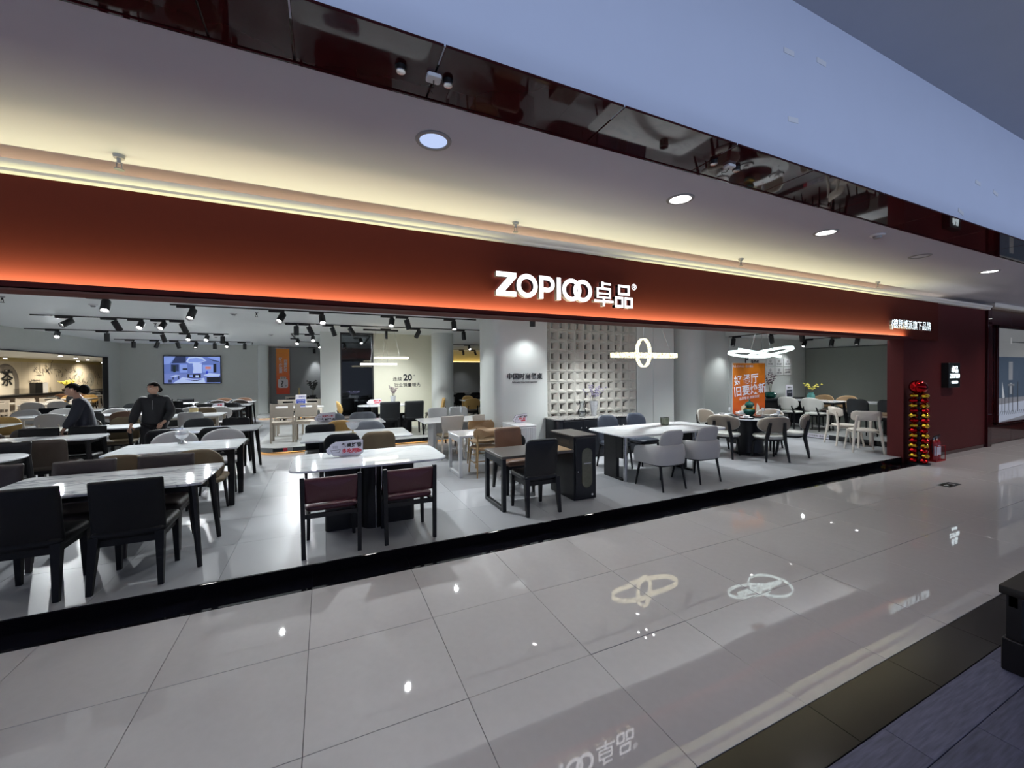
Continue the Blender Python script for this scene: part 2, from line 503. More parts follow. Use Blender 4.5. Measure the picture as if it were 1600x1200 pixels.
# cream ceiling over the passage, the red mirror-finish strip, the bulkhead and the higher ceiling behind it
struct('ceiling', MB().span((-9, 2.272, 3.3), (24, 4.3, 3.42)), 'cream_ceiling')
strip = struct('trim_1', MB().span((-9, 2.01, 3.312), (24, 2.272, 3.40)), 'black_metal')
pan_me = {}
xj = [-2.9, -1.68, -0.46, -0.117, 0.528, 1.588, 2.548, 3.4, 4.426, 5.476, 6.6, 7.8, 9.0, 10.2, 11.4, 12.6]
for a, b in zip(xj, xj[1:]):
    o = MB().span((a+0.004, 1.872, 3.298), (b-0.004, 2.268, 3.312), 0.002).build('mirror_panel', 'maroon_gloss', strip)
    # each panel hangs a little out of true, as sheets glued overhead do
    o.rotation_euler = (0, 0, 0)
MB().span((-9, 2.262, 3.292), (24, 2.274, 3.312)).build('edge_bead', 'maroon_gloss', strip)
struct('wall_bulkhead', MB().span((-9, 1.874, 3.302), (24, 2.0, 4.6)), 'bulkhead_paint')
struct('ceiling_upper', MB().span((-9, -14, 4.49), (24, 1.874, 4.6)), 'upper_ceiling_paint')

# shop front: fascia with a light ledge along its foot, a moulded cove along its top, the red end wall
struct('wall_front', MB().span((-9, 3.90, 2.36), (11.3, 4.16, 3.125)), 'red_paint')
led = struct('trim_2', MB().span((-9, 3.80, 2.352), (10.02, 3.9, 2.360)).span((-9, 3.80, 2.352), (10.02, 3.807, 2.398)).span((10.012, 3.80, 2.352), (10.02, 3.9, 2.398)), 'dark_red_paint')
mould = MB()
prof = [(4.16, 3.125), (3.885, 3.125), (3.872, 3.138), (3.872, 3.158), (3.862, 3.166), (3.850, 3.178), (3.846, 3.190), (3.846, 3.213), (3.858, 3.213), (3.862, 3.17), (4.16, 3.165)]
mould.prism(prof, -9, 13.75, 'yz')
struct('trim_3', mould, 'moulding')
struct('wall_cove_back', MB().span((-9, 4.16, 3.12), (13.75, 4.25, 3.32)), 'moulding')
struct('wall_right_front', MB().span((10.05, 3.95, 0), (13.72, 4.2, 2.36)).span((11.3, 3.95, 2.36), (13.72, 4.16, 3.13)), 'dark_red_paint')
struct('baseboard_right', MB().span((10.22, 3.935, 0), (13.72, 3.952, 0.07)), 'maroon_gloss_wall')
struct('trim_4', MB().span((13.72, 3.90, 0), (13.93, 4.16, 3.2), 0.004), 'maroon_gloss')
# next unit: polished maroon cladding round a display window
clad = struct('wall_next_unit', MB().span((13.93, 4.02, 0), (24, 4.2, 3.25)), 'maroon_gloss_wall')
for i in range(7):
    MB().span((13.94+i*1.5, 4.0, 0.02), (13.94+i*1.5+1.492, 4.02, 0.44), 0.002).build('cladding_panel', 'maroon_gloss_wall', clad)
    MB().span((13.94+i*1.5, 4.0, 2.82), (13.94+i*1.5+1.492, 4.02, 3.24), 0.002).build('cladding_panel', 'maroon_gloss_wall', clad)
struct('trim_5', MB().span((13.93, 3.84, 3.2), (24, 4.1, 3.3), 0.02), 'moulding')
dw = thing('display_window', 'large framed display picture of tables on maroon wall beyond the shop', 'display', (14.45, 4.02, 0.46))
fr = MB()
for a, b in (((0, -.06, 0), (.1, 0, 2.36)), ((0, -.06, 2.3), (3.4, 0, 2.36)), ((0, -.06, 0), (3.4, 0, .04)), ((3.3, -.06, 0), (3.4, 0, 2.36))): fr.span(a, b, 0.004)
fr.build('frame', 'maroon_gloss', dw)
g = s(96, 104, 106); wht = s(176, 186, 200)
sheet('picture', [rect(.08, .03, 3.32, 2.3, s(150, 152, 150)), rect(.08, .03, 3.32, 1.62, s(74, 88, 104)), rect(.08, .03, 3.32, .62, s(130, 132, 138)),
      ([(.08, .03), (3.3, .22), (3.3, .55), (.08, .46)], s(176, 184, 198)),
      rect(.85, 1.05, 1.1, 1.5, s(140, 144, 148)), rect(.92, .7, 1.06, .98, s(150, 154, 158)),
      ([(.46, .62), (.62, .62), (.46, 1.02)], s(190, 194, 198)), rect(.44, .28, .47, .66, s(60, 66, 74)), rect(.6, .22, .63, .64, s(60, 66, 74)),
      rect(.8, .9, 1.2, .95, s(120, 124, 128)), rect(.84, .3, .87, .92, s(60, 64, 70)), rect(1.08, .26, 1.12, .92, s(60, 64, 70)), rect(1.4, .26, 1.45, 1.0, s(60, 64, 70)), rect(1.0, 1.98, 1.9, 2.0, s(50, 52, 54)), rect(.95, 1.94, 1.03, 2.1, s(190, 190, 188))] +
      [([(.3+.13*i, .2), (.33+.13*i, .2), (.4+.13*i, .3), (.37+.13*i, .3)], s(70, 80, 96)) for i in range(14)], 'lightbox_print', dw, (0, -.012, 0))

# ================================================================== SETTING: inside the showroom
sf = struct('floor_showroom', MB().span((-14, 3.97, -0.12), (13.5, 38, 0.0925)), 'joint')
st_me = slab_mesh('showroom_tile', 0.798, 0.798, 'store_tile', 0.0, 0.001, 0.008)
for i in range(21):
    for j in range(6):
        x = -4.0+0.8*i
        if x > 10.05 or x < -3.7+0.3*0: 
            if x > 10.05: continue
        put('floor_tile', st_me, sf, (x+0.4, 3.985+0.8*(j+0.5), 0.1))
MB().span((-14, 8.785, .09), (13.5, 38, .1)).span((-14, 3.985, .09), (-4.0, 8.785, .1)).span((10.4, 4.17, .09), (13.5, 8.785, .1)).build('floor_screed', 'store_tile', sf, kind='stuff')
MB().span((-9, 3.966, 0), (10.06, 3.985, 0.1), 0.001).build('riser', 'black_stone', sf)
struct('ceiling_showroom', MB().span((-6.6, 4.16, 2.89), (9.9, 19.4, 3.0)), 'store_ceiling')
struct('ceiling_alcove', MB().span((9.9, 4.16, 2.70), (13.5, 7.7, 3.0)), 'store_ceiling')
struct('wall_left', MB().span((-6.62, 17.77, .1), (-6.5, 18.8, 2.9)).span((-6.62, 4.1, 2.365), (-6.5, 17.77, 2.9)).span((-6.62, 4.1, .1), (-6.5, 9.2, 2.365)), 'grey_wall')
struct('trim_6', MB().span((-6.6, 17.74, .1), (-6.47, 17.78, 2.365)).span((-6.61, 9.2, 2.345), (-6.47, 17.78, 2.37)), 'black_metal')
struct('wall_back', MB().span((-6.6, 18.7, .1), (-2.35, 18.9, 2.9)), 'grey_wall')
struct('column_1', MB().prism(rrect(.36, .4, .06, 3, -2.2, 18.85), .212, 2.9), 'light_wall')
struct('wall_rear', MB().span((-2.6, 19.2, .1), (3.4, 19.35, 2.9)).span((3.4, 19.2, .1), (9.9, 19.35, 2.3)), 'dark_wall')
struct('wall_rear_niche', MB().span((3.4, 19.5, 2.2), (9.9, 19.6, 2.9)).span((3.3, 19.2, 2.3), (3.4, 19.6, 2.9)), 'beige_wall')
struct('trim_7', MB().span((3.42, 19.36, 2.29), (9.8, 19.42, 2.325)), 'strip_yellow')
struct('wall_side', MB().span((9.9, 7.9, .1), (10.02, 19.3, 2.9)), 'dark_wall')
# raised display stage in the middle with its light line along the foot
def stage(name, outline, z0, z1, m, label):
    t = thing(name, label, 'stage', (0, 0, 0))
    MB().prism(outline, z0, z1, 'xy', 0.004).build('deck', m, t)
    cx = sum(p[0] for p in outline)/len(outline); cy = sum(p[1] for p in outline)/len(outline)
    MB().prism([(cx+(x-cx)*.965, cy+(y-cy)*.965) for x, y in outline], .1, z0, 'xy').build('base', 'black_metal', t)
    MB().prism([(cx+(x-cx)*.975, cy+(y-cy)*.975) for x, y in outline], z0-.014, z0-.002, 'xy').build('light_strip', 'strip_amber', t)
    return t
st1 = stage('display_stage', rrect(4.4, 4.6, [.55, .05, .05, .05], 6, .85, 12.05), .135, .230, 'stage_stone', 'grey raised stage with glowing foot under the cream wall with lettering')
MB().span((-.62, 9.742, .137), (3.0, 9.75, .228)).build('edge_trim', 'black_stone', st1)
pl = MB().span((-.99, 9.738, .15), (-.72, 9.75, .222)).build('edge_sign', 'ink', st1)
MB().span((-.80, 9.735, .15), (-.72, 9.74, .222)).build('edge_sign', 'red_ink', st1)
st2 = stage('display_stage', rrect(5.2, 1.8, [.4, .05, .05, .05], 6, .3, 18.28), .13, .21, 'stage_stone', 'grey raised stage with glowing foot before the dark rear wall')
# wall on the stage: pale pier, smoked glass in a black frame, cream wall, round columns
struct('wall_stage', MB().span((1.25, 12.0, .232), (2.98, 12.14, 2.89)), 'cream_wall')
struct('column_2', MB().span((-.1, 11.9, .232), (.39, 12.3, 2.89), 0.006), 'light_wall')
wn = struct('window_1', MB().span((.39, 11.98, .232), (.43, 12.06, 2.89)).span((1.21, 11.98, .232), (1.25, 12.06, 2.89)).span((.39, 11.98, 2.84), (1.25, 12.06, 2.89)), 'black_metal')
MB().span((.43, 12.01, .24), (1.21, 12.02, 2.85)).build('pane', 'smoked_glass', wn)
def rcol(x, y, r, z0=.1): return MB().lathe([(0, z0), (r, z0), (r, 2.89), (0, 2.89)], 40, (x, y, 0))
struct('column_3', rcol(3.06, 11.4, .31, .1), 'light_wall')
struct('column_4', MB().prism(rrect(1.1, 1.0, [.16, .02, .02, .16], 5, 3.455, 7.52), .1, 2.89), 'light_wall')
struct('column_5', rcol(8.55, 7.75, .44), 'light_wall')
struct('wall_right', MB().span((6.51, 7.3, .1), (6.62, 7.5, 2.89)).span((6.62, 7.36, .1), (7.15, 7.5, 2.89)).prism(rrect(.7, .2, [.02, .09, .09, .02], 4, 7.4, 7.44), .1, 2.89), 'light_wall')
struct('wall_pier', MB().span((8.95, 7.62, .1), (9.98, 7.72, 2.89)).span((9.86, 4.2, 2.70), (9.9, 7.62, 2.89)), 'light_wall')
struct('wall_alcove', MB().span((9.98, 7.6, .1), (13.5, 7.72, 2.72)), 'light_wall')
wr = struct('wall_right_side', MB().span((13.4, 4.16, .1), (13.5, 7.6, 2.72)), 'light_wall')
MB().span((13.37, 4.16, .2), (13.4, 7.59, 2.43), 0.003).build('wall_panel', 'panel_grey', wr)
MB().span((13.365, 4.16, 2.43), (13.4, 7.59, 2.445)).build('panel_cap', 'black_metal', wr)
st3 = thing('display_stage', 'low dark-edged stage under the grey panelled end wall', 'stage', (0, 0, 0))
MB().span((11.05, 4.18, .1), (13.36, 7.59, .2195), 0.003).build('deck', 'stage_stone', st3)
MB().span((11.03, 4.18, .1), (11.05, 7.59, .215)).build('edge_trim', 'black_stone', st3)
pl = MB().span((11.022, 5.72, .115), (11.03, 6.3, .212)).build('edge_sign', 'paper', st3)
MB().span((11.018, 6.22, .115), (11.03, 6.3, .212)).build('edge_sign', 'red_ink', st3)
text('lettering', '尺寸可定制 德系品质', .055, 'ink', st3, (11.019, 5.97, .163), (PI/2, 0, -PI/2), .0005)

# pierced block screen behind the black sideboard
def block_mesh(hole):
    bm = MB(); b = bm.bm; w, h, d = .1018, .1058, .1
    sw, sh = (.026, .052)
    def ring(hw, hh, y): return [b.verts.new((x, y, z)) for x, z in ((-hw, -hh), (hw, -hh), (hw, hh), (-hw, hh))]
    R0 = ring(w-.002, h-.002, .003); R1 = ring(w-.004, h-.004, 0); R2 = ring(w-.016, h-.016, 0); R3 = ring(sw, sh, .062); R4 = ring(sw, sh, d); R5 = ring(w-.002, h-.002, d)
    for A, B in ((R0, R1), (R1, R2), (R2, R3), (R3, R4), (R4, R5), (R5, R0)):
        for i in range(4):
            j = (i+1) % 4; b.faces.new((A[i], A[j], B[j], B[i]))
    if not hole: b.faces.new(R3)
    return bm.mesh('block', 'block_plaster')
open_me = block_mesh(True); shut_me = block_mesh(False)
scr = thing('block_screen', 'white pierced block screen wall behind the black marble-topped sideboard', 'screen', (4.0, 7.3, .1))
for c in range(12):
    for r in range(13):
        shut = c == 11 or (c == 4 and 1 < r < 12 and r not in (10, 11))
        put('block', shut_me if shut else open_me, scr, (.105+.2072*c, 0, .10+.2135*r-.012))

# the neighbouring tea shop seen through the side opening
struct('wall_tea_shop', MB().span((-13.1, 14, .1), (-13.0, 38, 2.6)).span((-13.0, 37, .1), (-6.6, 37.2, 2.6)), 'beige_wall')
struct('ceiling_tea_shop', MB().span((-14, 9, 2.6), (-6.6, 38, 2.7)), 'store_ceiling')
struct('wall_tea_shop_end', MB().span((-6.62, 18.9, .1), (-6.5, 38, 2.6)).span((-13, 9, .1), (-6.62, 9.2, 2.6)), 'beige_wall')

# across the passage, behind the viewer: an unseen fascia with a trough added to carry and trim the wash light; ends of the passage
struct('wall_opposite', MB().span((-9, -3.3, 2.5), (24, -3.1, 3.2)).span((-9, -3.1, 3.12), (24, -2.72, 3.15)).span((-9, -2.74, 3.12), (24, -2.72, 3.235)), 'dark_red_paint')
struct('wall_passage_end', MB().span((23.9, -7, 0), (24, 4, 4.5)), 'panel_grey')

# unseen ledge and strip added behind the fascia to brighten the showroom ceiling
struct('added_uplight_ledge', MB().span((-6.4, 4.16, 2.40), (9.8, 4.26, 2.415)).span((-6.4, 4.25, 2.40), (9.8, 4.26, 2.45)), 'white_paint')
light('added_ceiling_uplight', 'AREA', (1.7, 4.205, 2.43), 330, (.92, .97, 1.0), aim=(0, .75, 1), shape='RECTANGLE', size=16, size_y=.03)
# ================================================================== CHAIRS (each kind built once, then copied with its parts)
def sheet_f(y0, zc, rake, bow, hw, dip=0.0, hh=0.2):
    """upright padded sheet facing +y: bowed round the sitter, raked back with height"""
    def f(u, v):
        k = (u/hw)
        z = zc+v-dip*(1-k*k)*max(0.0, v/hh)
        y = y0-rake*(z-zc)+bow*k*k
        n = Vector((-2*bow*k/hw, 1, rake)).normalized()
        return (u, y, z), n
    return f
def flat_f(z, dish=0.0, hw=0.23):
    return lambda u, v: ((u, v, z-dish*(1-min(1, (u*u+v*v)/(hw*hw)))), (0, 0, 1))
def pad(name, outline, f, th, m, parent): return MB().pillow(outline, f, th).build(name, m, parent, angle=60)
def legs4(t, m, ft, fb, rt_, rb, zt=.42, r1=.021, r2=.014, n=8):
    """front and rear pairs: (x, y) at the seat and at the floor"""
    for sx in (-1, 1):
        MB().bar((sx*ft[0], ft[1], zt), (sx*fb[0], fb[1], 0), r1, r2, n).build('leg', m, t)
        MB().bar((sx*rt_[0], rt_[1], zt), (sx*rb[0], rb[1], 0), r1, r2, n).build('leg', m, t)
PROTO = {}
def new_chair(key, look):
    t = thing('dining_chair', look, 'chair'); PROTO[key] = [t, look, False]; return t

def leather_chair(key, look, m, w=.46, h=.47, corner=.02, dip=.018, legm=None, rake=.13):
    t = new_chair(key, look)
    pad('seat', rrect(w, .46, .04, 3, 0, .01), flat_f(.425), .085, m, t)
    pad('backrest', rrect(w, h, [.03, .03, corner, corner], 4), sheet_f(-.225, .42+h/2-.03, rake, .035, w/2, dip, h/2), .05, m, t)
    for sx in (-1, 1):
        MB().bar((sx*.195, .19, .40), (sx*.2, .205, 0), .026, .016, 4).build('leg', legm or m, t)
        MB().bar((sx*.2, -.2, .42), (sx*.215, -.255, 0), .03, .017, 4).build('leg', legm or m, t)
    MB().span((-.2, -.2, .34), (.2, .2, .39)).build('seat_frame', legm or m, t)
def shell_chair(key, look, mb_, ms=None, ml='black_wood', w=.45, h=.44, corner=.13, low=.07, bow=.07, zc=.65, pts=None, leg_n=8, quilt=None, rake=.16):
    t = new_chair(key, look)
    pad('seat', rrect(w-.01, .45, .1, 4, 0, .01), flat_f(.43, .012), .07, ms or mb_, t)
    pad('backrest', pts or rrect(w, h, [low, low, corner, corner], 5), sheet_f(-.235, zc, rake, bow, w/2, 0, h/2), .042, mb_, t)
    legs4(t, ml, (.18, .17), (.21, .21), (.17, -.17), (.205, -.235), n=leg_n)
    MB().span((-.17, -.19, .37), (.17, .17, .40)).build('seat_frame', ml, t)
    if quilt:
        f = sheet_f(-.26, zc, rake, bow, w/2)
        for k in (-1, 1):
            MB().tube([f(k*.10*(1+.5*a), -.1+a*.3)[0] for a in (0, .33, .66, 1)], .005, 4).build('seam', quilt, t)
    else:
        for sx in (-1, 1): MB().bar((sx*.08, -.19, .38), (sx*.09, -.255, zc-h*.3), .014, .01, 6).build('back_support', ml, t)
def red_chair():
    t = new_chair('red', 'burgundy leather chair with black wood frame')
    pad('seat', rrect(.45, .45, .05, 4, 0, .02), flat_f(.435, .01), .07, 'burgundy_leather', t)
    pad('backrest', rrect(.50, .235, [.02, .02, .012, .012], 3), sheet_f(-.262, .605, .10, .05, .25, .012, .12), .036, 'burgundy_leather', t)
    for sx in (-1, 1):
        MB().bar((sx*.236, -.245, 0), (sx*.244, -.228, .735), .018, .019, 4).build('rear_leg', 'black_wood', t)
        MB().bar((sx*.205, .215, .42), (sx*.215, .225, 0), .02, .015, 4).build('leg', 'black_wood', t)
        MB().span((sx*.215-.014, -.23, .365), (sx*.215+.014, .22, .40)).build('side_rail', 'black_wood', t)
    MB().span((-.22, -.245, .36), (.22, -.215, .40)).build('rear_rail', 'black_wood', t)
    MB().span((-.21, .2, .36), (.21, .225, .40)).build('front_rail', 'black_wood', t)
def round_chair():
    t = new_chair('round', 'taupe oval-backed chair')
    pad('seat', oval(.26, .245, 24, 2.4, 0, .02), flat_f(.44, .01), .07, 'off_white_leather', t)
    b = pad('backrest', oval(.285, .148, 26, 2.5), sheet_f(-.265, .685, .15, .11, .285), .05, 'taupe_leather', t)
    pad('piping', oval(.291, .153, 26, 2.5), sheet_f(-.255, .685, .15, .11, .29), .022, 'off_white_leather', b)
    MB().prism(oval(.235, .22, 20, 2.4, 0, .02), .375, .41, 'xy', .008).build('seat_frame', 'black_wood', t)
    for sx in (-1, 1):
        MB().tube([(sx*.20, -.30, 0), (sx*.165, -.225, .38), (sx*.14, -.252, .55), (sx*.125, -.29, .72)], [.018, .031, .036, .026], 8).build('rear_leg', 'black_wood', t)
        MB().tube([(sx*.2, .24, 0), (sx*.185, .2, .3), (sx*.15, .16, .39)], [.017, .027, .034], 8).build('leg', 'black_wood', t)
def sweep_wall(path, z0, hs, th):
    mb = MB(); b = mb.bm; n = len(path); P = [Vector((x, y, 0)) for x, y in path]; secs = []
    for i in range(n):
        d = (P[min(i+1, n-1)]-P[max(i-1, 0)]).normalized(); nn = Vector((d.y, -d.x, 0))
        o = P[i]+nn*th/2; q = P[i]-nn*th/2; h = hs[i]
        pr = [(o, z0), (o*1.0+nn*.018, (z0+h)/2), (o, h-.014), (P[i], h), (q, h-.014), (q, z0)]
        secs.append([b.verts.new(p+Vector((0, 0, z))) for p, z in pr])
    for A, B in zip(secs, secs[1:]):
        for i in range(6):
            j = (i+1) % 6; b.faces.new((A[i], A[j], B[j], B[i]))
    b.faces.new(secs[0][::-1]); b.faces.new(secs[-1])
    return mb
def arm_chair():
    t = new_chair('arm', 'pale grey leather armchair with low wrap arms')
    K = .92
    path = [(-.285, .23), (-.29, .1), (-.288, -.05), (-.27, -.16), (-.22, -.225), (-.12, -.25), (0, -.255), (.12, -.25), (.22, -.225), (.27, -.16), (.288, -.05), (.29, .1), (.285, .23)]
    hs = [.575, .61, .635, .64, .64, .64, .64, .64, .64, .64, .635, .61, .575]
    sweep_wall([(x*K, y) for x, y in path], .365, hs, .04).build('arm_shell', 'pale_grey_leather', t, angle=60)
    pad('seat', rrect(.50, .5, .08, 4, 0, .01), flat_f(.43), .10, 'pale_grey_leather', t)
    pad('backrest', rrect(.41, .44, [.05, .05, .10, .10], 5), sheet_f(-.225, .63, .24, .045, .205), .05, 'pale_grey_leather', t)
    MB().prism(rrect(.49, .48, .08, 4, 0, -.01), .345, .37, 'xy', .006).build('seat_frame', 'black_wood', t)
    legs4(t, 'black_wood', (.21, .19), (.245, .25), (.20, -.2), (.215, -.27), .36, .02, .012)
def white_chair():
    t = new_chair('whitewood', 'white wood chair with curved top rail')
    pad('seat', oval(.235, .225, 24, 3, 0, .01), flat_f(.44, .012), .045, 'white_wood', t)
    pad('backrest', rrect(.50, .20, [.06, .06, .07, .07], 5), sheet_f(-.275, .75, .12, .12, .25), .026, 'white_wood', t)
    for sx in (-1, 1):
        MB().tube([(sx*.25, -.285, 0), (sx*.215, -.225, .42), (sx*.185, -.235, .60), (sx*.17, -.255, .75)], [.018, .028, .026, .02], 8).build('rear_leg', 'white_wood', t)
        MB().tube([(sx*.245, .25, 0), (sx*.2, .19, .42)], [.017, .026], 8).build('leg', 'white_wood', t)
        MB().bar((sx*.2, -.2, .40), (sx*.19, .19, .40), .016).build('side_rail', 'white_wood', t)
def plain_white_chair():
    t = new_chair('whiteback', 'white chair with broad flared wooden back')
    pad('seat', rrect(.44, .43, .05, 4, 0, .02), flat_f(.435), .05, 'olive_brown', t)
    pad('backrest', [(-.18, -.17), (.18, -.17), (.2, -.1), (.235, .13), (.22, .16), (-.22, .16), (-.235, .13), (-.2, -.1)], sheet_f(-.245, .68, .16, .03, .22), .022, 'white_wood', t)
    for sx in (-1, 1):
        MB().tube([(sx*.225, -.275, 0), (sx*.2, -.21, .42), (sx*.16, -.235, .6)], [.014, .022, .012], 8).build('rear_leg', 'white_wood', t)
        MB().bar((sx*.2, .19, .42), (sx*.22, .23, 0), .021, .014).build('leg', 'white_wood', t)
        MB().span((sx*.19-.012, -.2, .375), (sx*.19+.012, .2, .405)).build('side_rail', 'white_wood', t)
def slot_chair(key, look, m):
    t = new_chair(key, look)
    MB().span((-.225, -.21, .425), (.225, .22, .455), .008).build('seat', m, t)
    bk = MB()
    for a, b in (((-.205, -.232, .57), (.205, -.21, .78)), ((-.205, -.232, .825), (.205, -.21, .87)), ((-.205, -.232, .78), (-.12, -.21, .825)), ((.12, -.232, .78), (.205, -.21, .825))): bk.span(a, b)
    bk.build('backrest', m, t)
    for sx in (-1, 1):
        MB().bar((sx*.218, -.24, 0), (sx*.215, -.22, .875), .017, .016, 4).build('rear_leg', m, t)
        MB().bar((sx*.205, .2, .425), (sx*.205, .2, 0), .018, .016, 4).build('leg', m, t)
        MB().span((sx*.207-.01, -.21, .385), (sx*.207+.01, .2, .425)).build('side_rail', m, t)
    MB().span((-.2, -.225, .395), (.2, -.205, .425)).build('rear_rail', m, t)
def elbow_chair():
    t = new_chair('elbow', 'oak chair with round legs and bent back band')
    pad('seat', oval(.24, .225, 24, 3, 0, .01), flat_f(.44, .015), .04, 'oak', t)
    pad('backrest', rrect(.52, .165, [.06, .06, .07, .07], 5), sheet_f(-.29, .70, .1, .17, .26), .026, 'oak', t)
    for sx in (-1, 1):
        MB().tube([(sx*.235, -.22, 0), (sx*.215, -.19, .44), (sx*.215, -.17, .79)], [.013, .017, .014], 8).build('rear_leg', 'brass_oak', t)
        MB().tube([(sx*.225, .22, 0), (sx*.2, .19, .43)], [.013, .017], 8).build('leg', 'brass_oak', t)
        MB().bar((sx*.225, -.2, .21), (sx*.215, .205, .21), .009, n=6).build('stretcher', 'brass_oak', t)
    MB().bar((-.215, 0, .21), (.215, 0, .21), .009, n=6).build('stretcher', 'brass_oak', t)
def bow_chair(key, look, mb_, ms, ml='black_wood'):
    """broad rounded back on posts"""
    t = new_chair(key, look)
    pad('seat', rrect(.45, .44, .1, 4, 0, .01), flat_f(.44), .055, ms, t)
    pad('backrest', [(x, z) for x, z in oval(.275, .18, 24, 2.3)], sheet_f(-.26, .68, .14, .10, .275), .036, mb_, t)
    for sx in (-1, 1):
        MB().tube([(sx*.215, -.26, 0), (sx*.18, -.2, .42), (sx*.15, -.27, .62)], [.014, .022, .014], 8).build('rear_leg', ml, t)
        MB().bar((sx*.18, .18, .42), (sx*.21, .22, 0), .021, .014).build('leg', ml, t)
    MB().span((-.18, -.19, .38), (.18, .19, .415)).build('seat_frame', ml, t)

leather_chair('black', 'black leather armless chair', 'black_leather')
leather_chair('brown', 'dark brown leather armless chair', 'brown_leather')
leather_chair('blacksq', 'black square-backed leather chair', 'black_leather', .44, .46, .05, 0)
leather_chair('island', 'black leather chair with tapered legs', 'graphite_lacquer', .43, .50, .06, 0, 'black_wood')
leather_chair('tan', 'tan leather chair with tapered legs', 'tan_leather', .43, .48, .06, 0, 'black_wood')
leather_chair('charcoal', 'charcoal upholstered side chair', 'charcoal_fabric', .47, .46, .03, 0, 'black_wood')
leather_chair('walnut', 'walnut-backed dining chair with pale seat', 'dark_brown', .46, .42, .05, 0, 'black_wood')
shell_chair('shellblack', 'black rounded shell chair', 'black_leather', corner=.12)
shell_chair('shellolive', 'olive brown rounded shell chair', 'olive_brown', corner=.12)
shell_chair('shellbrown', 'olive brown low-backed shell chair', 'olive_brown', w=.5, corner=.19, low=.17, h=.40, zc=.62)
shell_chair('mustard', 'mustard yellow rounded shell chair', 'mustard', corner=.17)
shell_chair('greyshell', 'grey dark-piped shell chair', 'grey_fabric', w=.52, corner=.16, h=.42, bow=.11, quilt='black_metal')
shell_chair('greyquilt', 'grey fabric chair with stitched back panels', 'grey_fabric', w=.54, corner=.12, h=.40, bow=.13, quilt='charcoal_fabric')
shell_chair('navy', 'slate blue leather shell chair', 'navy_leather', corner=.14, low=.04, h=.48, zc=.66)
shell_chair('dark', 'dark grey rounded shell chair', 'charcoal_fabric', corner=.12)
shell_chair('palegrey', 'pale grey rounded shell chair', 'pale_grey_leather', w=.46, corner=.07, h=.36, zc=.68)
bow_chair('bowpale', 'pale grey bow-backed chair', 'pale_grey_leather', 'pale_grey_leather')
bow_chair('bowbrown', 'dark brown broad bow-backed chair', 'dark_brown', 'dark_brown')
bow_chair('bowwhite', 'pale bow-backed chair with black frame', 'off_white_leather', 'off_white_leather')
bow_chair('bowoak', 'oak bow-backed chair with dark frame', 'oak', 'dark_brown')
bow_chair('bowblack', 'black bow-backed chair', 'black_leather', 'black_leather')
bow_chair('bowmustard', 'mustard tan bow-backed chair', 'mustard', 'dark_brown')
bow_chair('boworange', 'orange tan bow-backed chair', 'tan_leather', 'tan_leather')
bow_chair('bowframe', 'white-framed grey bow-backed chair', 'pale_grey_leather', 'pale_grey_leather', 'white_wood')
red_chair(); round_chair(); arm_chair(); white_chair(); plain_white_chair(); elbow_chair()
slot_chair('slot', 'greige wooden chair with slotted back', 'greige_wood')
slot_chair('slotwhite', 'white slot-backed chair', 'white_wood')

def chair(key, x, y, rot, where, group, z=.1):
    p = PROTO[key]
    label = p[1]+', '+where
    if not p[2]:
        p[2] = True; o = p[0]
        o.location = (x, y, z); o.rotation_euler = (0, 0, rot); o['label'] = label; o['group'] = group
    else:
        o = dup(p[0], (x, y, z), rot, label, group)
    return o

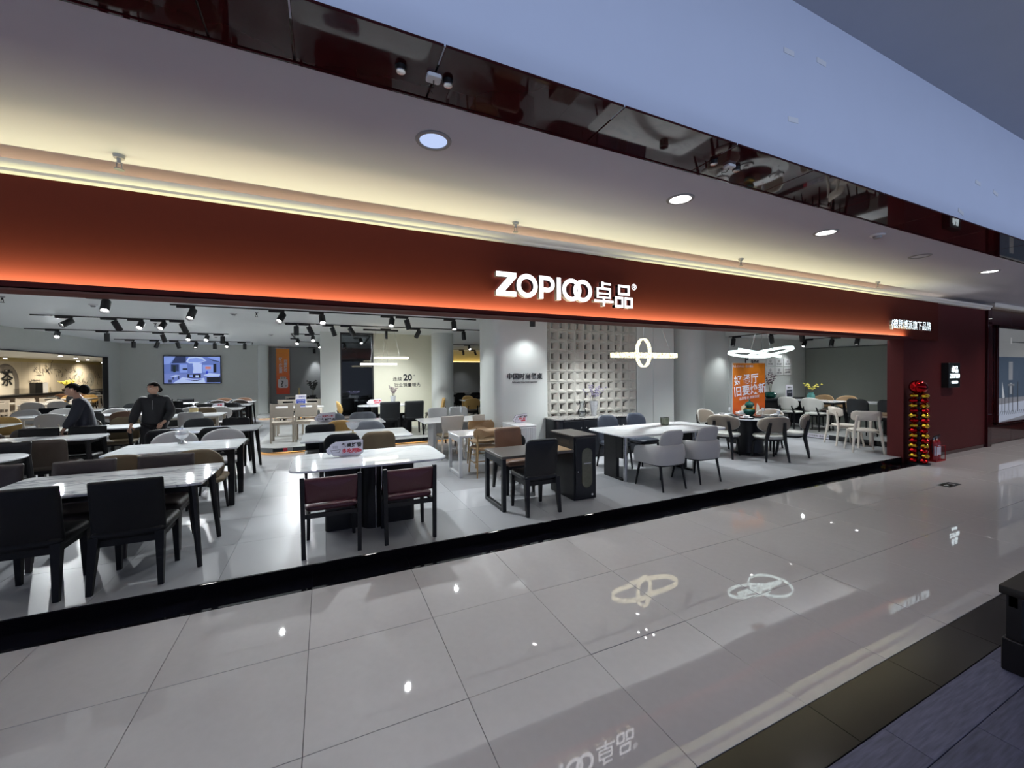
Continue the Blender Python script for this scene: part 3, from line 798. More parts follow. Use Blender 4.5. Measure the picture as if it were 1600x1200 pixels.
# ================================================================== TABLES
def table(label, cx, cy, L, Wd, zt, top_m, outline=None, legs='splay', leg_m='black_wood', z0=.1, th=.022, rot=0, group=None):
    """zt is the height of the top above floor level z0"""
    t = thing('dining_table', label, 'table', (cx, cy, z0), rot, group)
    H = zt-z0
    MB().prism(outline or rrect(L, Wd, .04, 4), H-th, H, 'xy', .006).build('tabletop', top_m, t)
    a, b = L/2, Wd/2
    if legs == 'splay':
        for sx in (-1, 1):
            for sy in (-1, 1):
                MB().bar((sx*(a-.10), sy*(b-.12), H-th), (sx*(a-.045), sy*(b-.075), 0), .036, .02, 8).build('leg', leg_m, t)
        MB().span((-a+.10, -b+.12, H-.085), (a-.10, b-.12, H-th-.001)).build('apron', leg_m, t)
    elif legs == 'arch':
        for sx in (-1, 1):
            for sy in (-1, 1):
                MB().prism([(0, 0), (.06, 0), (.07, H-.12), (.11, H-.05), (.16, H-th), (-.01, H-th)], -.022, .022, 'xz').build('leg', leg_m, t, (sx*(a-.05), sy*(b-.10), 0), 0 if sx < 0 else PI)
        MB().span((-a+.2, -b+.18, H-.08), (a-.2, b-.18, H-th-.001)).build('apron', leg_m, t)
    elif legs == 'slim':
        for sx in (-1, 1):
            for sy in (-1, 1):
                MB().bar((sx*(a-.06), sy*(b-.06), H-th), (sx*(a-.05), sy*(b-.05), 0), .026, .018, 4).build('leg', leg_m, t)
        MB().span((-a+.08, -b+.08, H-.07), (a-.08, b-.08, H-th-.001)).build('apron', leg_m, t)
    elif legs == 'panel':
        for sx in (-1, 1):
            MB().span((sx*(a-.26)-.03, -b+.24, 0), (sx*(a-.26)+.03, b-.24, H-th), .006).build('panel_leg', leg_m, t)
        MB().span((-a+.26, -.05, .25), (a-.26, .05, .6)).build('spine', leg_m, t)
    elif legs == 'drum':
        for sx in (-1, 1):
            MB().prism(rrect(.16, .24, .07, 5, sx*a*.5, 0), 0, H-th, 'xy').build('pedestal', leg_m, t)
        MB().span((-a*.5, -.06, .05), (a*.5, .06, .5)).build('spine', leg_m, t)
    elif legs == 'x':
        for sy in (-1, 1):
            MB().bar((-.28, sy*.22, H-th), (.28, sy*.22, 0), .02, .02, 4).build('leg', leg_m, t)
            MB().bar((.28, sy*.20, H-th), (-.28, sy*.20, 0), .02, .02, 4).build('leg', leg_m, t)
    return t
def boat(L, Wd, r, k=.04):
    """long sides bowed by k, corners rounded"""
    return [(x, y+math.copysign(k*(1-(2*x/L)**2), y)) for x, y in rrect(L, Wd-2*k, r, 5)]
def around(t, cx, cy, L, Wd, keys, where, group, gap=.10, xs=None, z=.1):
    """keys: near-left, near-right, far-left, far-right (None leaves a place empty)"""
    q = max(L*.2, .285)
    xs = xs or (-q, q, -q, q)
    gn, gf = gap if isinstance(gap, tuple) else (gap, gap)
    for i, k in enumerate(keys):
        if k is None: continue
        near = i < 2
        y = cy-(Wd/2-gn) if near else cy+(Wd/2-gf)
        chair(k, cx+xs[i], y, 0 if near else PI, ('near' if near else 'far')+' '+('left' if i % 2 == 0 else 'right')+' at '+where, group, z)
# ================================================================== FURNITURE IN PLACE
G1 = 'chairs at the veined marble table'
t1 = table('veined marble dining table nearest the black step', -1.70, 4.72, 1.48, .87, .85, 'veined_marble')
around(t1, -1.70, 4.72, 1.48, .87, ['black', 'black', 'brown', 'brown'], 'veined marble table', G1, .1, (-.33, .28, -.40, .22))
chair('brown', -2.78, 5.12, PI, 'behind outer end of veined marble table', G1)
t2 = table('pale rectangular table holding the covered crystal bowl', -1.68, 6.55, 1.33, .82, .85, 'plain_marble', legs='arch')
around(t2, -1.68, 6.55, 1.33, .82, ['shellbrown', 'shellbrown', 'bowpale', 'bowpale'], 'crystal bowl table', 'chairs at the crystal bowl table', -.16, (-.32, .34, -.27, .31))
t3 = table('pale table with clipped corners beside the woman in black', -1.72, 8.40, 1.36, .85, .85, 'plain_marble', boat(1.36, .85, .1))
around(t3, -1.72, 8.40, 1.36, .85, ['shellblack', 'shellblack', 'dark', 'blacksq'], 'table beside woman in black', 'chairs at the third table of the row', -.17, (-.44, .2, -.38, .19))
t4 = table('thin pale table before the woman in navy', -3.74, 8.27, 1.34, .70, .85, 'pale_marble', boat(1.34, .70, .14, .05))
around(t4, -3.74, 8.27, 1.34, .70, ['walnut', 'walnut', 'black', 'black'], 'table before woman in navy', 'chairs at the table before the woman in navy', (-.1, .08), (-.2, .30, -.27, .29))
t5 = table('pale table behind the woman in navy', -3.77, 9.62, 1.46, .72, .85, 'plain_marble')
around(t5, -3.77, 9.62, 1.46, .72, ['bowbrown', 'bowbrown', 'bowbrown', 'shellolive'], 'table behind woman in navy', 'chairs at the table behind the woman in navy', (-.1, 0), (-1.0, -.40, -.29, .30))
t6 = table('oval pale table on dark legs at the frame edge', -3.78, 6.55, 1.30, .78, .85, 'pale_marble', oval(.65, .39, 28, 2.6))
around(t6, -3.78, 6.55, 1.30, .78, [None, 'brown', 'black', 'black'], 'oval pale table', 'chairs at the oval pale table', .1, (0, .25, -.25, .25))
rows = [(-2.97, 11.55, 1.62, .85, ['bowpale', 'palegrey', 'dark', 'shellolive'], 'amber jar table', 'pale table carrying the amber glass jar', 'slim'),
        (-2.75, 13.25, 1.42, .8, ['bowpale', 'bowpale', 'shellblack', 'shellblack'], 'pink sign table', 'pale table carrying the pink card sign', 'splay'),
        (-2.75, 14.75, 1.42, .8, ['greyshell', 'greyshell', 'bowbrown', 'bowbrown'], 'table two rows before the television wall', 'dark-legged table two rows before the television wall', 'arch'),
        (-2.85, 16.25, 1.4, .8, ['greyshell', 'greyshell', 'boworange', 'boworange'], 'table under the television', 'pale table standing under the television', 'splay'),
        (-4.55, 16.5, 1.4, .75, ['boworange', 'black', 'black', 'black'], 'table by orange chair', 'pale table with one orange chair by the rear wall', 'splay'),
        (-5.95, 14.7, 1.3, .75, ['black', None, 'black', None], 'table at the side opening', 'pale table beside the frame of the side opening', 'splay'),
        (-4.4, 12.6, 1.3, .75, ['dark', 'boworange', 'bowpale', 'bowpale'], 'table behind the navy-coated woman\'s head', 'pale table far behind the navy-coated woman', 'slim'),
        (-4.6, 14.3, 1.3, .75, ['bowblack', 'bowblack', 'dark', 'dark'], 'table amid black chairs', 'pale table amid black bow-backed chairs', 'splay')]
for cx, cy, L, Wd, ks, ph, lab, lg in rows:
    t = table(lab, cx, cy, L, Wd, .85, 'pale_marble', legs=lg, leg_m='greige_wood' if lg == 'slim' else 'black_wood')
    around(t, cx, cy, L, Wd, ks, ph, 'chairs at the '+ph, .0)
t = table('small pale table with white framed chairs near the side opening', -5.95, 12.9, .85, .75, .85, 'pale_marble', oval(.44, .38, 24, 3), 'slim', 'white_wood')
around(t, -5.95, 12.9, .85, .75, [None, 'bowframe', 'bowframe', 'bowframe'], 'small table near side opening', 'chairs at the small table near the side opening', -.24, (0, .60, -.54, .1))
t = table('pale table on a black drum foot at the frame edge', -6.0, 10.8, 1.3, .8, .85, 'plain_marble', legs='drum')
around(t, -6.0, 10.8, 1.3, .8, ['bowbrown', 'black', 'bowbrown', 'bowmustard'], 'drum-footed table', 'chairs at the drum-footed table', .0)
for cx, cy, ks, lab in [(-8.0, 18.4, ['bowframe', 'bowframe', 'bowframe', 'palegrey'], 'white table nearest the opening in the tea shop'),
                    (-9.3, 19.6, ['slotwhite', 'slotwhite', 'slotwhite', 'slotwhite'], 'white table with slotted chairs in the tea shop'),
                    (-9.2, 22.2, ['dark', 'navy', 'bowmustard', 'bowmustard'], 'pale table with mixed chairs in the tea shop'),
                    (-10.2, 25.2, ['boworange', 'boworange', 'dark', 'dark'], 'pale table by orange chairs in the tea shop'),
                    (-11.0, 29.0, ['bowblack', 'bowblack', 'bowbrown', 'bowbrown'], 'farthest pale table under the tea shop mural')]:
    t = table(lab, cx, cy, 1.5, .8, .85, 'pale_marble', legs='slim', leg_m='white_wood')
    around(t, cx, cy, 1.5, .8, ks, lab.replace('pale ', '').replace('white ', ''), 'chairs in the tea shop', .0)

# --- middle bay
mt = thing('dining_table', 'glossy pale table with burgundy chairs and card sign', 'table', (.45, 4.78, .1))
MB().prism(boat(1.55, .98, .13, .05), .728, .75, 'xy', .007).build('tabletop', 'plain_marble', mt)
MB().lathe([(0, 0), (.13, 0), (.125, .72), (0, .72)], 24, (.03, -.03, 0)).build('pedestal_drum', 'black_wood', mt)
for sx, x in ((-1, -.28), (1, .3)):
    MB().prism(rrect(.36, .12, .05, 4, x, 0), 0, .727, 'xy').build('pedestal_panel', 'black_wood', mt)
for x in (.015, .075): MB().bar((x+.03, -.155, 0), (x+.03, -.155, .727), .008, n=8).build('chrome_strip', 'chrome', mt)
chair('red', .05, 4.355, 0, 'first of two at glossy pale table', 'burgundy chairs')
chair('red', .77, 4.355, 0, 'second of two, nearer the black cabinet', 'burgundy chairs')
t = table('pale table with crystal goblet behind the burgundy-chair table', .45, 6.64, 1.52, .9, .85, 'plain_marble', boat(1.52, .9, .05, .0), 'panel')
around(t, .45, 6.64, 1.52, .9, ['shellblack', 'shellolive', 'blacksq', 'greyshell'], 'goblet table', 'chairs at the goblet table', -.02, (-.24, .23, -.52, .23))
t = table('small pale table with white card sign before the stage', .4, 8.45, 1.32, .72, .85, 'plain_marble', legs='splay')
around(t, .4, 8.45, 1.32, .72, [None, 'mustard', 'greyquilt', 'greyquilt'], 'card-sign table before stage', 'chairs at the card-sign table', -.2, (0, -.17, -.3, .33))
# --- on the stage
t = table('white round-ended table on the stage with blue notice', -.6, 11.25, 1.15, .75, .97, 'porcelain', oval(.58, .37, 26, 2.6), 'slim', 'white_wood', .232)
around(t, -.6, 11.25, 1.15, .75, ['slot', 'slot', 'slotwhite', 'slotwhite'], 'stage table', 'slotted chairs on the stage', -.22, (-.275, .215, -.27, .29), .232)
t = table('long oval stone table on black drums on the stage', 1.58, 10.92, 1.68, .78, .965, 'pale_marble', oval(.84, .39, 30, 2.3), 'drum', 'black_wood', .232)
chair('charcoal', 1.44, 10.42, 0, 'near left at oval stage table', 'charcoal chairs on the stage', .236)
chair('charcoal', 2.02, 10.42, 0, 'near right at oval stage table', 'charcoal chairs on the stage', .236)
chair('bowmustard', .55, 11.0, -PI/2, 'at the pier end of oval stage table', 'mustard chairs on the stage', .232)
chair('bowmustard', 2.72, 11.0, PI/2, 'at the column end of oval stage table', 'mustard chairs on the stage', .232)
t = table('dark table near the rear wall below the orange banner', -.75, 15.9, 1.4, .8, .87, 'dark_marble', legs='splay')
around(t, -.75, 15.9, 1.4, .8, ['bowblack', 'bowblack', 'slotwhite', 'bowblack'], 'dark table below banner', 'chairs at the dark table', .05)
t = table('dark marble table behind the smoked glass', .95, 15.2, 1.4, .9, .85, 'plain_marble', legs='drum')
around(t, .95, 15.2, 1.4, .9, ['black', 'black', 'black', 'black'], 'table behind smoked glass', 'chairs behind the smoked glass', .05)
t = table('pale table in the dark back room', 4.75, 13.0, 1.2, .7, .86, 'pale_marble', legs='drum', leg_m='white_wood')
around(t, 4.75, 13.0, 1.2, .7, ['bowmustard', 'blacksq', 'mustard', 'bowblack'], 'pale back-room table', 'chairs in the dark back room', -.05, (-.45, .45, -.2, .3))
t = table('dark table at the rear of the back room', 5.3, 16.4, 1.6, .8, .88, 'dark_marble', legs='splay')
around(t, 5.3, 16.4, 1.6, .8, ['shellblack', 'shellblack', 'bowpale', 'bowpale'], 'rear back-room table', 'chairs at the rear of the back room', .0)

# --- island tables with a tall cabinet at the end
def island(label, x0, x1, y0, y1, zt, ct, top_m, m, cab_label, x2, door):
    t = thing('island_table', label, 'table', ((x0+x1)/2, (y0+y1)/2, .1))
    cx, cy = (x0+x1)/2, (y0+y1)/2; a, b, H = (x1-x0)/2, (y1-y0)/2, zt-.1
    MB().span((-a, -b, H-.035), (a-.002, b, H), .004).build('tabletop', top_m, t)
    fr = MB()
    for p, q in (((-a+.005, -b+.005, 0), (-a+.055, -b+.06, H-.036)), ((-a+.005, b-.06, 0), (-a+.055, b-.005, H-.036)), ((-a+.005, -b+.06, 0), (-a+.055, b-.06, .05)), ((-a+.005, -b+.06, H-.11), (-a+.055, b-.06, H-.036))):
        fr.span(p, q, .004)
    fr.build('end_frame', m, t)
    MB().span((-a+.055, b-.03, H-.10), (a-.02, b-.01, H-.036)).build('rail', m, t)
    c = thing('tall_cabinet', cab_label, 'cabinet', (x1, cy, .1))
    w = x2-x1; Hc = ct-.1
    MB().span((.001, -b+.004, 0), (w, b, Hc-.02), .004).build('body', m, c)
    MB().span((-.004, -b-.004, Hc-.02), (w+.004, b+.004, Hc), .004).build('top', top_m, c)
    MB().span((-.002, -b+.1, Hc-.13), (.004, b-.1, Hc-.07)).build('socket_panel', 'black_metal' if door else 'charcoal_fabric', c)
    if door:
        d = MB().span((.02, -b-.014, .03), (w-.02, -b+.003, Hc-.03), .003).build('door', m, c)
        MB().prism(rrect(.16, .52, .078, 6, w*.55, .42), -b-.018, -b-.013, 'xz').build('arched_pane', 'smoke_glass_cup', d)
        MB().span((w*.4, -b-.02, .47), (w*.72, -b-.016, .485)).build('shelf_edge', 'grey_plastic', d)
        MB().ball((.05, -b-.02, .38), .012, 8, 6).build('knob', 'chrome', d)
        MB().lathe([(0, 0), (.014, 0), (.014, .004), (0, .004)], 12, (0, 0, 0)).build('badge', 'porcelain', d, (w*.78, -b-.016, .06)).rotation_euler = (PI/2, 0, 0)
        ring = MB().prism(rrect(.05, .024, .011, 4, .18, .12), -.0025, .0, 'yz').build('port_ring', 'chrome', c)
        MB().span((-.22, -b+.02, H-.034), (-.012, b-.02, H+.004), .003).build('sliding_insert', 'oak', t).location = (a, 0, 0)
    else:
        d = MB().span((.02, -b-.012, .03), (w-.02, -b+.003, Hc-.03), .003)
        d = d.build('door', m, c)
        for i in range(7): MB().span((.035+i*.04, -b-.017, .04), (.055+i*.04, -b-.011, Hc-.04), .002).build('flute', m, d)
    return t
island('dark island table with open black end frame', 1.915, 2.925, 4.455, 5.06, .768, .945, 'island_top', 'graphite_lacquer', 'tall black cabinet with arched glass door at dark island table', 3.275, True)
chair('island', 2.33, 4.44, 0, 'tucked under the dark island table', 'chairs at the dark island table')
chair('tan', 2.45, 5.27, PI, 'behind the dark island table', 'chairs at the dark island table')
chair('bowblack', 2.74, 5.80, PI, 'low, half hidden behind tan chair', 'chairs at the dark island table').scale = (.82,)*3
island('white island table with open white end frame', 1.93, 2.96, 6.22, 6.86, .768, .865, 'porcelain', 'white_cabinet', 'white fluted cabinet carrying a bubble-shaped sign before column', 3.32, False)
chair('elbow', 2.42, 6.31, 0, 'near side of white island table', 'chairs at the white island table')
chair('elbow', 2.62, 6.95, PI, 'far side of white island table', 'chairs at the white island table')
t = table('white table with champagne flutes beside the column', 2.62, 8.55, 1.65, .95, .775, 'porcelain', legs='panel', leg_m='white_cabinet')
around(t, 2.62, 8.55, 1.65, .95, ['whiteback', 'whiteback', 'palegrey', 'palegrey'], 'flute table', 'chairs at the champagne flute table', -.18, (-.37, .27, -.22, .28))
c = thing('tall_cabinet', 'white cabinet at the far end of the flute table', 'cabinet', (3.6, 8.6, .1))
MB().span((-.13, -.35, 0), (.3, .35, .76), .005).build('body', 'white_cabinet', c)
MB().span((-.135, -.355, .76), (.305, .355, .785), .004).build('top', 'porcelain', c)
MB().span((-.136, -.1, .64), (-.129, .1, .70)).build('socket_panel', 'charcoal_fabric', c)

# --- marble table with grey armchairs
t = thing('dining_table', 'pale marble table with black panel legs and chrome post', 'table', (4.96, 5.08, .1))
MB().prism(boat(2.12, 1.05, .10, .04), .722, .75, 'xy', .009).build('tabletop', 'pale_marble', t)
for sx in (-1, 1):
    x = -.80 if sx < 0 else .66
    MB().span((x-.03, .02, 0), (x+.03, .33, .721), .004).build('panel_leg', 'black_wood', t)
    MB().span((x-.03, -.12, .34), (x+.03, .02, .721), .004).build('panel_bracket', 'black_wood', t)
    MB().span((x-.03, -.12, 0), (x+.03, .02, .03), .004).build('panel_foot', 'black_wood', t)
    MB().lathe([(0, 0), (.032, 0), (.032, .721), (0, .721)], 20, (x, -.16, 0)).build('post', 'chrome', t)
chair('arm', 4.45, 4.50, 0, 'first along the near side of marble table', 'grey armchairs')
chair('arm', 5.23, 4.55, 0, 'second along the near side, toward round table', 'grey armchairs')
chair('navy', 4.60, 5.72, PI, 'first along the sideboard side of marble table', 'slate blue chairs')
chair('navy', 5.28, 5.76, PI, 'second along the sideboard side of marble table', 'slate blue chairs')
sb = thing('sideboard', 'long black sideboard with dark veined marble top before block screen', 'sideboard', (4.98, 6.82, .1))
MB().prism(rrect(2.1, .5, .12, 5), .06, .765, 'xy', .004).build('body', 'graphite_lacquer', sb)
MB().prism(rrect(2.14, .54, .13, 5), .765, .79, 'xy', .005).build('top', 'sideboard_marble', sb)
MB().prism(rrect(1.9, .4, .1, 4), 0, .06, 'xy').build('plinth', 'black_metal', sb)
for i in range(4):
    d = MB().span((-.9+i*.45+.004, -.262, .08), (-.45+i*.45-.004, -.249, .74), .003).build('door', 'graphite_lacquer', sb)
    MB().ball((-.9+i*.45+(.39 if i % 2 == 0 else .06), -.27, .60), .014, 8, 6).build('knob', 'chrome', d)

# --- round table
rt_ = thing('round_table', 'round pale table with black turntable and tall black foot', 'table', (7.87, 5.52, .1))
MB().lathe([(0, .725), (.62, .725), (.66, .733), (.665, .74), (.66, .75), (0, .75)], 40).build('tabletop', 'plain_marble', rt_)
MB().lathe([(0, .755), (.36, .755), (.38, .76), (.38, .772), (.37, .776), (0, .776)], 36).build('turntable', 'black_stone', rt_)
MB().lathe([(0, 0), (.30, 0), (.305, .02), (.29, .035), (.26, .05), (.22, .4), (.27, .68), (.3, .724), (0, .724)], 28).build('foot', 'graphite_lacquer', rt_)
def faced(key, x, y, dx, dy, where, group, z=.1): chair(key, x, y, math.atan2(-dx, dy), where, group, z)
GR = 'oval-backed chairs at the round table'
faced('round', 7.17, 5.54, .89, .40, 'nearest the grey armchairs', GR)
faced('round', 7.64, 4.97, .50, .86, 'in front of the round table', GR)
faced('round', 8.41, 5.04, -.49, .87, 'side-on at round table nearest the end stage', GR)
faced('round', 7.66, 6.22, .1, -1, 'behind round table by the column', GR)
faced('round', 8.68, 5.72, -1, -.15, 'across round table below the orange board', GR)

# --- alcove with the end stage
GA = 'chairs at the flower table'
t = table('pale table with yellow flowers on the end stage', 12.2, 6.6, .72, 1.2, .965, 'pale_marble', legs='splay', z0=.222)
faced('bowwhite', 11.56, 6.9, 1, 0, 'first beside yellow-flower table', GA, .222)
faced('bowwhite', 11.56, 6.3, 1, 0, 'second beside yellow-flower table', GA, .222)
faced('bowoak', 12.8, 6.3, -1, 0, 'wall side of yellow-flower table', GA, .222)
faced('bowoak', 12.8, 6.88, -1, 0, 'wall side of flower table by corner', GA, .222)
t = table('pale table behind white chairs on the end stage', 12.5, 5.1, .7, 1.3, .965, 'pale_marble', legs='drum', z0=.222)
faced('dark', 11.86, 5.45, 1, 0, 'first on end stage behind white chairs', 'dark grey chairs on the end stage', .222)
faced('dark', 11.9, 4.85, 1, 0, 'second on end stage behind white chairs', 'dark grey chairs on the end stage', .222)
c = thing('console', 'long black console shelf under the six wall plaques', 'console', (11.7, 7.42, .222))
MB().span((-1.35, -.17, .72), (1.05, .16, .78), .004).build('top', 'graphite_lacquer', c)
MB().span((-1.3, -.15, 0), (-1.2, .14, .72)).build('end_panel', 'graphite_lacquer', c)
MB().span((.9, -.15, 0), (1.0, .14, .72)).build('end_panel', 'graphite_lacquer', c)
MB().span((-1.2, -.14, .5), (.9, .13, .72), .003).build('drawer', 'black_wood', c)
t = table('oak-topped white table by the red end wall', 10.70, 4.55, .58, .72, .86, 'oak', legs='slim', leg_m='white_wood')
faced('whitewood', 10.12, 4.62, .75, .66, 'nearest the red end wall', 'white curved-rail chairs')
faced('whitewood', 10.66, 5.22, .8, -.6, 'behind, against dark end stage', 'white curved-rail chairs')

# --- bench of the unit behind the viewer
bn = thing('bench', 'black wooden bench at the edge of the plank floor', 'bench', (3.65, .34, 0))
MB().span((-.03, 0, .45), (1.4, .645, .5), .01, 2).build('seat', 'bench_wood', bn)
for x in (.0, 1.3):
    for y in (.02, .56):
        MB().span((x, y, .17), (x+.06, y+.06, .449)).build('leg', 'bench_wood', bn)
        MB().span((x-.02, y-.015, 0), (x+.075, y+.075, .19), .006).build('foot_block', 'bench_wood', bn)
MB().span((.07, .57, .06), (1.3, .61, .1)).build('stretcher', 'bench_wood', bn)
MB().span((.0, .575, .38), (1.36, .61, .449)).build('apron', 'bench_wood', bn)
# ================================================================== SIGNS AND LETTERING ON THE FRONT
sg = thing('illuminated_sign', 'white illuminated logo lettering with two linked rings on red fascia', 'sign', (1.59, 3.9, 2.56))
D0, D1 = -.075, -.02
MB().prism([(0, 0), (.225, 0), (.225, .05), (.095, .05), (.225, .195), (.225, .245), (.0, .245), (.0, .195), (.13, .195), (0, .05)], D0, D1, 'xz').build('letter', 'sign_white', sg)
def ringm(cx, cz, r0, r1, n=36):
    mb = MB(); b = mb.bm
    R_ = [[b.verts.new((cx+r*math.cos(2*PI*i/n), y, cz+r*math.sin(2*PI*i/n))) for i in range(n)] for r, y in ((r0, D1), (r1, D1), (r1, D0), (r0, D0))]
    for k in range(4):
        A, B = R_[k], R_[(k+1) % 4]
        for i in range(n):
            j = (i+1) % n; b.faces.new((A[i], A[j], B[j], B[i]))
    return mb
ringm(.352, .123, .074, .124).build('letter', 'sign_white', sg)
P = MB().span((.495, D0, 0), (.545, D1, .245))
arc = lambda r: [(.60+r*math.cos(a), .16+r*math.sin(a)) for a in [(-PI/2+PI*i/10) for i in range(11)]]
P.prism([(.545, .075)]+arc(.085)+[(.545, .245), (.545, .2)]+arc(.04)[::-1]+[(.545, .12)], D0, D1, 'xz')
P.build('letter', 'sign_white', sg)
MB().span((.712, D0, 0), (.762, D1, .245)).build('letter', 'sign_white', sg)
ringm(.905, .123, .078, .124).build('ring', 'sign_white', sg)
ringm(1.05, .123, .078, .124).build('ring', 'sign_white', sg)
def strokes(x, z, bars):
    mb = MB()
    for a, b, c, d in bars: mb.span((x+a, D0, z+b), (x+c, D1, z+d))
    return mb
strokes(1.205, -.02, [(.10, .205, .13, .27), (.13, .235, .235, .26), (.035, .18, .235, .203), (.035, .085, .06, .19), (.21, .085, .235, .19), (.06, .125, .21, .145), (.035, .08, .235, .10), (0, .035, .27, .06), (.12, -.01, .15, .08)]).build('character', 'sign_white', sg)
def bx(x, z, w, h, t=.028): return [(x, z, x+t, z+h), (x+w-t, z, x+w, z+h), (x, z, x+w, z+t), (x, z+h-t, x+w, z+h)]
strokes(1.50, -.03, bx(.045, .145, .17, .12)+bx(0, 0, .122, .125)+bx(.138, 0, .122, .125)).build('character', 'sign_white', sg)
text('registered_mark', '®', .10, 'sign_white', sg, (1.80, -.05, .225), depth=.006)
def returns(root):
    for o in root.children:
        me = o.data; me.materials.append(MATS['sign_return'])
        for q in me.polygons:
            if abs(q.normal.z if o.name.startswith(('lettering', 'registered')) else q.normal.y) < .5: q.material_index = 1
returns(sg)
s2 = thing('illuminated_sign', 'small row of white illuminated characters at the fascia end', 'sign', (10.1, 3.9, 2.61))
text('lettering', '{德邦博派旗下品牌', .18, 'small_sign_white', s2, (0, -.035, 0), depth=.018, bold=.0005)
returns(s2)
bs = thing('wall_sign', 'dark box sign with lit characters on the red wall', 'sign', (11.83, 3.95, 1.66))
MB().span((-.25, -.12, -.255), (.25, 0, .255), .006).build('box', 'sign_green_black', bs)
text('lettering', '卓品', .15, 'small_sign_white', bs, (0, -.124, .11), depth=.003, bold=.002)
text('lettering', 'ZOP100', .125, 'small_sign_white', bs, (0, -.124, -.02), depth=.003, bold=.002)
MB().prism(rrect(.27, .055, .026, 5, 0, -.145), -.128, -.121, 'xz').build('light_bar', 'small_sign_white', bs)

# ================================================================== FITTINGS OF THE PASSAGE CEILING
def downlight(x, y, m, e, label):
    t = thing('downlight', label, 'downlight', (x, y, 3.3))
    MB().lathe([(.088, -.001), (.092, -.009), (.112, -.009), (.118, -.001)], 28).build('trim_ring', 'grey_plastic', t)
    MB().lathe([(0, -.003), (.09, -.003), (.09, -.0005), (0, -.0005)], 28).build('lens', m, t)
    if e: light('downlight_lamp', 'SPOT', (0, 0, -.02), e, (1, .96, .92), aim=(0, 0, -1), parent=t, spot_size=R(118), spot_blend=.8, shadow_soft_size=.08)
downlight(.665, 2.655, 'lens_soft', 26, 'bluish round downlight nearest the viewer in cream ceiling')
downlight(2.875, 2.665, 'lens_mall', 42, 'bright round downlight, second along the cream ceiling')
downlight(5.05, 2.655, 'lens_mall', 42, 'bright round downlight, third along the cream ceiling')
downlight(7.27, 2.69, 'lens_off', 0, 'unlit round downlight with pale rim, fourth along cream ceiling')
downlight(-1.54, 2.66, 'lens_soft', 26, 'round downlight in cream ceiling above the frame, next in the row')
downlight(11.6, 2.67, 'lens_mall', 110, 'small round downlight near the maroon unit')
downlight(13.8, 2.67, 'lens_mall', 110, 'small round downlight over the maroon unit')
downlight(16.0, 2.67, 'lens_mall', 110, 'small round downlight before the display window')
downlight(18.2, 2.67, 'lens_mall', 110, 'small round downlight past the display window')
downlight(9.42, 2.67, 'lens_mall', 52, 'bright round downlight, farthest along the cream ceiling')
def detector(x, y, z, label, r=.055):
    t = thing('smoke_detector', label, 'detector', (x, y, z))
    MB().lathe([(0, 0), (r, 0), (r, -.012), (r*.85, -.02), (0, -.02)], 20).build('base', 'white_plastic', t)
    MB().lathe([(0, -.018), (r*.6, -.02), (r*.5, -.042), (0, -.045)], 16).build('sensor', 'grey_plastic', t)
detector(5.67, 2.46, 3.3, 'round smoke detector in cream ceiling by the red strip', .07)
detector(-3.3, 8.6, 2.89, 'smoke detector in showroom ceiling above the oval table')
detector(-1.5, 8.9, 2.89, 'smoke detector in showroom ceiling above the row of tables')
detector(-2.9, 14.6, 2.89, 'smoke detector in showroom ceiling between two rear rails')
detector(-1.35, 13.2, 2.89, 'smoke detector in showroom ceiling before the orange banner')
def sprinkler(x, y, z, label, big=1.0):
    t = thing('sprinkler', label, 'sprinkler', (x, y, z))
    MB().lathe([(0, 0), (.03*big, 0), (.026*big, -.02*big), (0, -.02*big)], 12).build('collar', 'grey_plastic', t)
    MB().lathe([(0, -.02*big), (.012*big, -.02*big), (.010*big, -.05*big), (0, -.05*big)], 10).bar((-.012*big, 0, -.045*big), (-.012*big, 0, -.085*big), .003*big, n=5).bar((.012*big, 0, -.045*big), (.012*big, 0, -.085*big), .003*big, n=5).build('body', 'grey_plastic' if big > 1 else 'black_metal', t)
    MB().lathe([(0, -.083*big), (.024*big, -.083*big), (.024*big, -.088*big), (0, -.088*big)], 12).build('deflector', 'grey_plastic' if big > 1 else 'black_metal', t)
for x, y, w in ((-1.28, 3.72, 'above the left stretch of fascia'), (1.78, 3.76, 'just before the lettering'), (5.15, 3.74, 'past the lettering'), (8.7, 3.77, 'over the fascia end')):
    sprinkler(x, y, 3.3, 'sprinkler hanging in the warm-lit ceiling edge '+w, 1.15)
for x, y, w in ((-4.1, 8.2, 'nearest the side wall'), (-1.1, 8.6, 'above the table row'), (-.55, 10.5, 'before the stage'), (-3.3, 11.2, 'between two rails'), (3.9, 13.5, 'over the back room'), (-.75, 13.1, 'by the looped rail'), (-2.3, 16.9, 'before the television')):
    sprinkler(x, y, 2.89, 'small sprinkler in the showroom ceiling '+w)
def strip_gear(x, y, lab):
    for dx, w in ((-.165, 'first'), (.075, 'second')):
        t = thing('spotlight', 'small round silver downlight under red mirror strip, '+w+' of pair '+lab, 'downlight', (x+dx, y, 3.298))
        MB().lathe([(0, 0), (.027, 0), (.027, -.022), (.022, -.024), (0, -.024)], 18).build('rim', 'black_metal', t)
        MB().lathe([(0, -.024), (.024, -.0245), (.022, -.028), (0, -.030)], 18).build('lens', 'chrome', t)
    t = thing('junction_box', 'white junction box with loose wire under red mirror strip '+lab, 'box', (x, y, 3.298))
    MB().prism(rrect(.075, .06, .012, 3), -.02, 0, 'xy', .003).build('box', 'white_plastic', t)
    MB().tube([(.0, .0, -.02), (.006, .03, -.035), (-.012, .055, -.03), (.012, .07, -.045), (.0, .045, -.05)], .003, 5).build('wire', 'black_metal', t)
strip_gear(.525, 2.08, 'nearest the viewer')
strip_gear(2.74, 2.08, 'beyond the first pair')
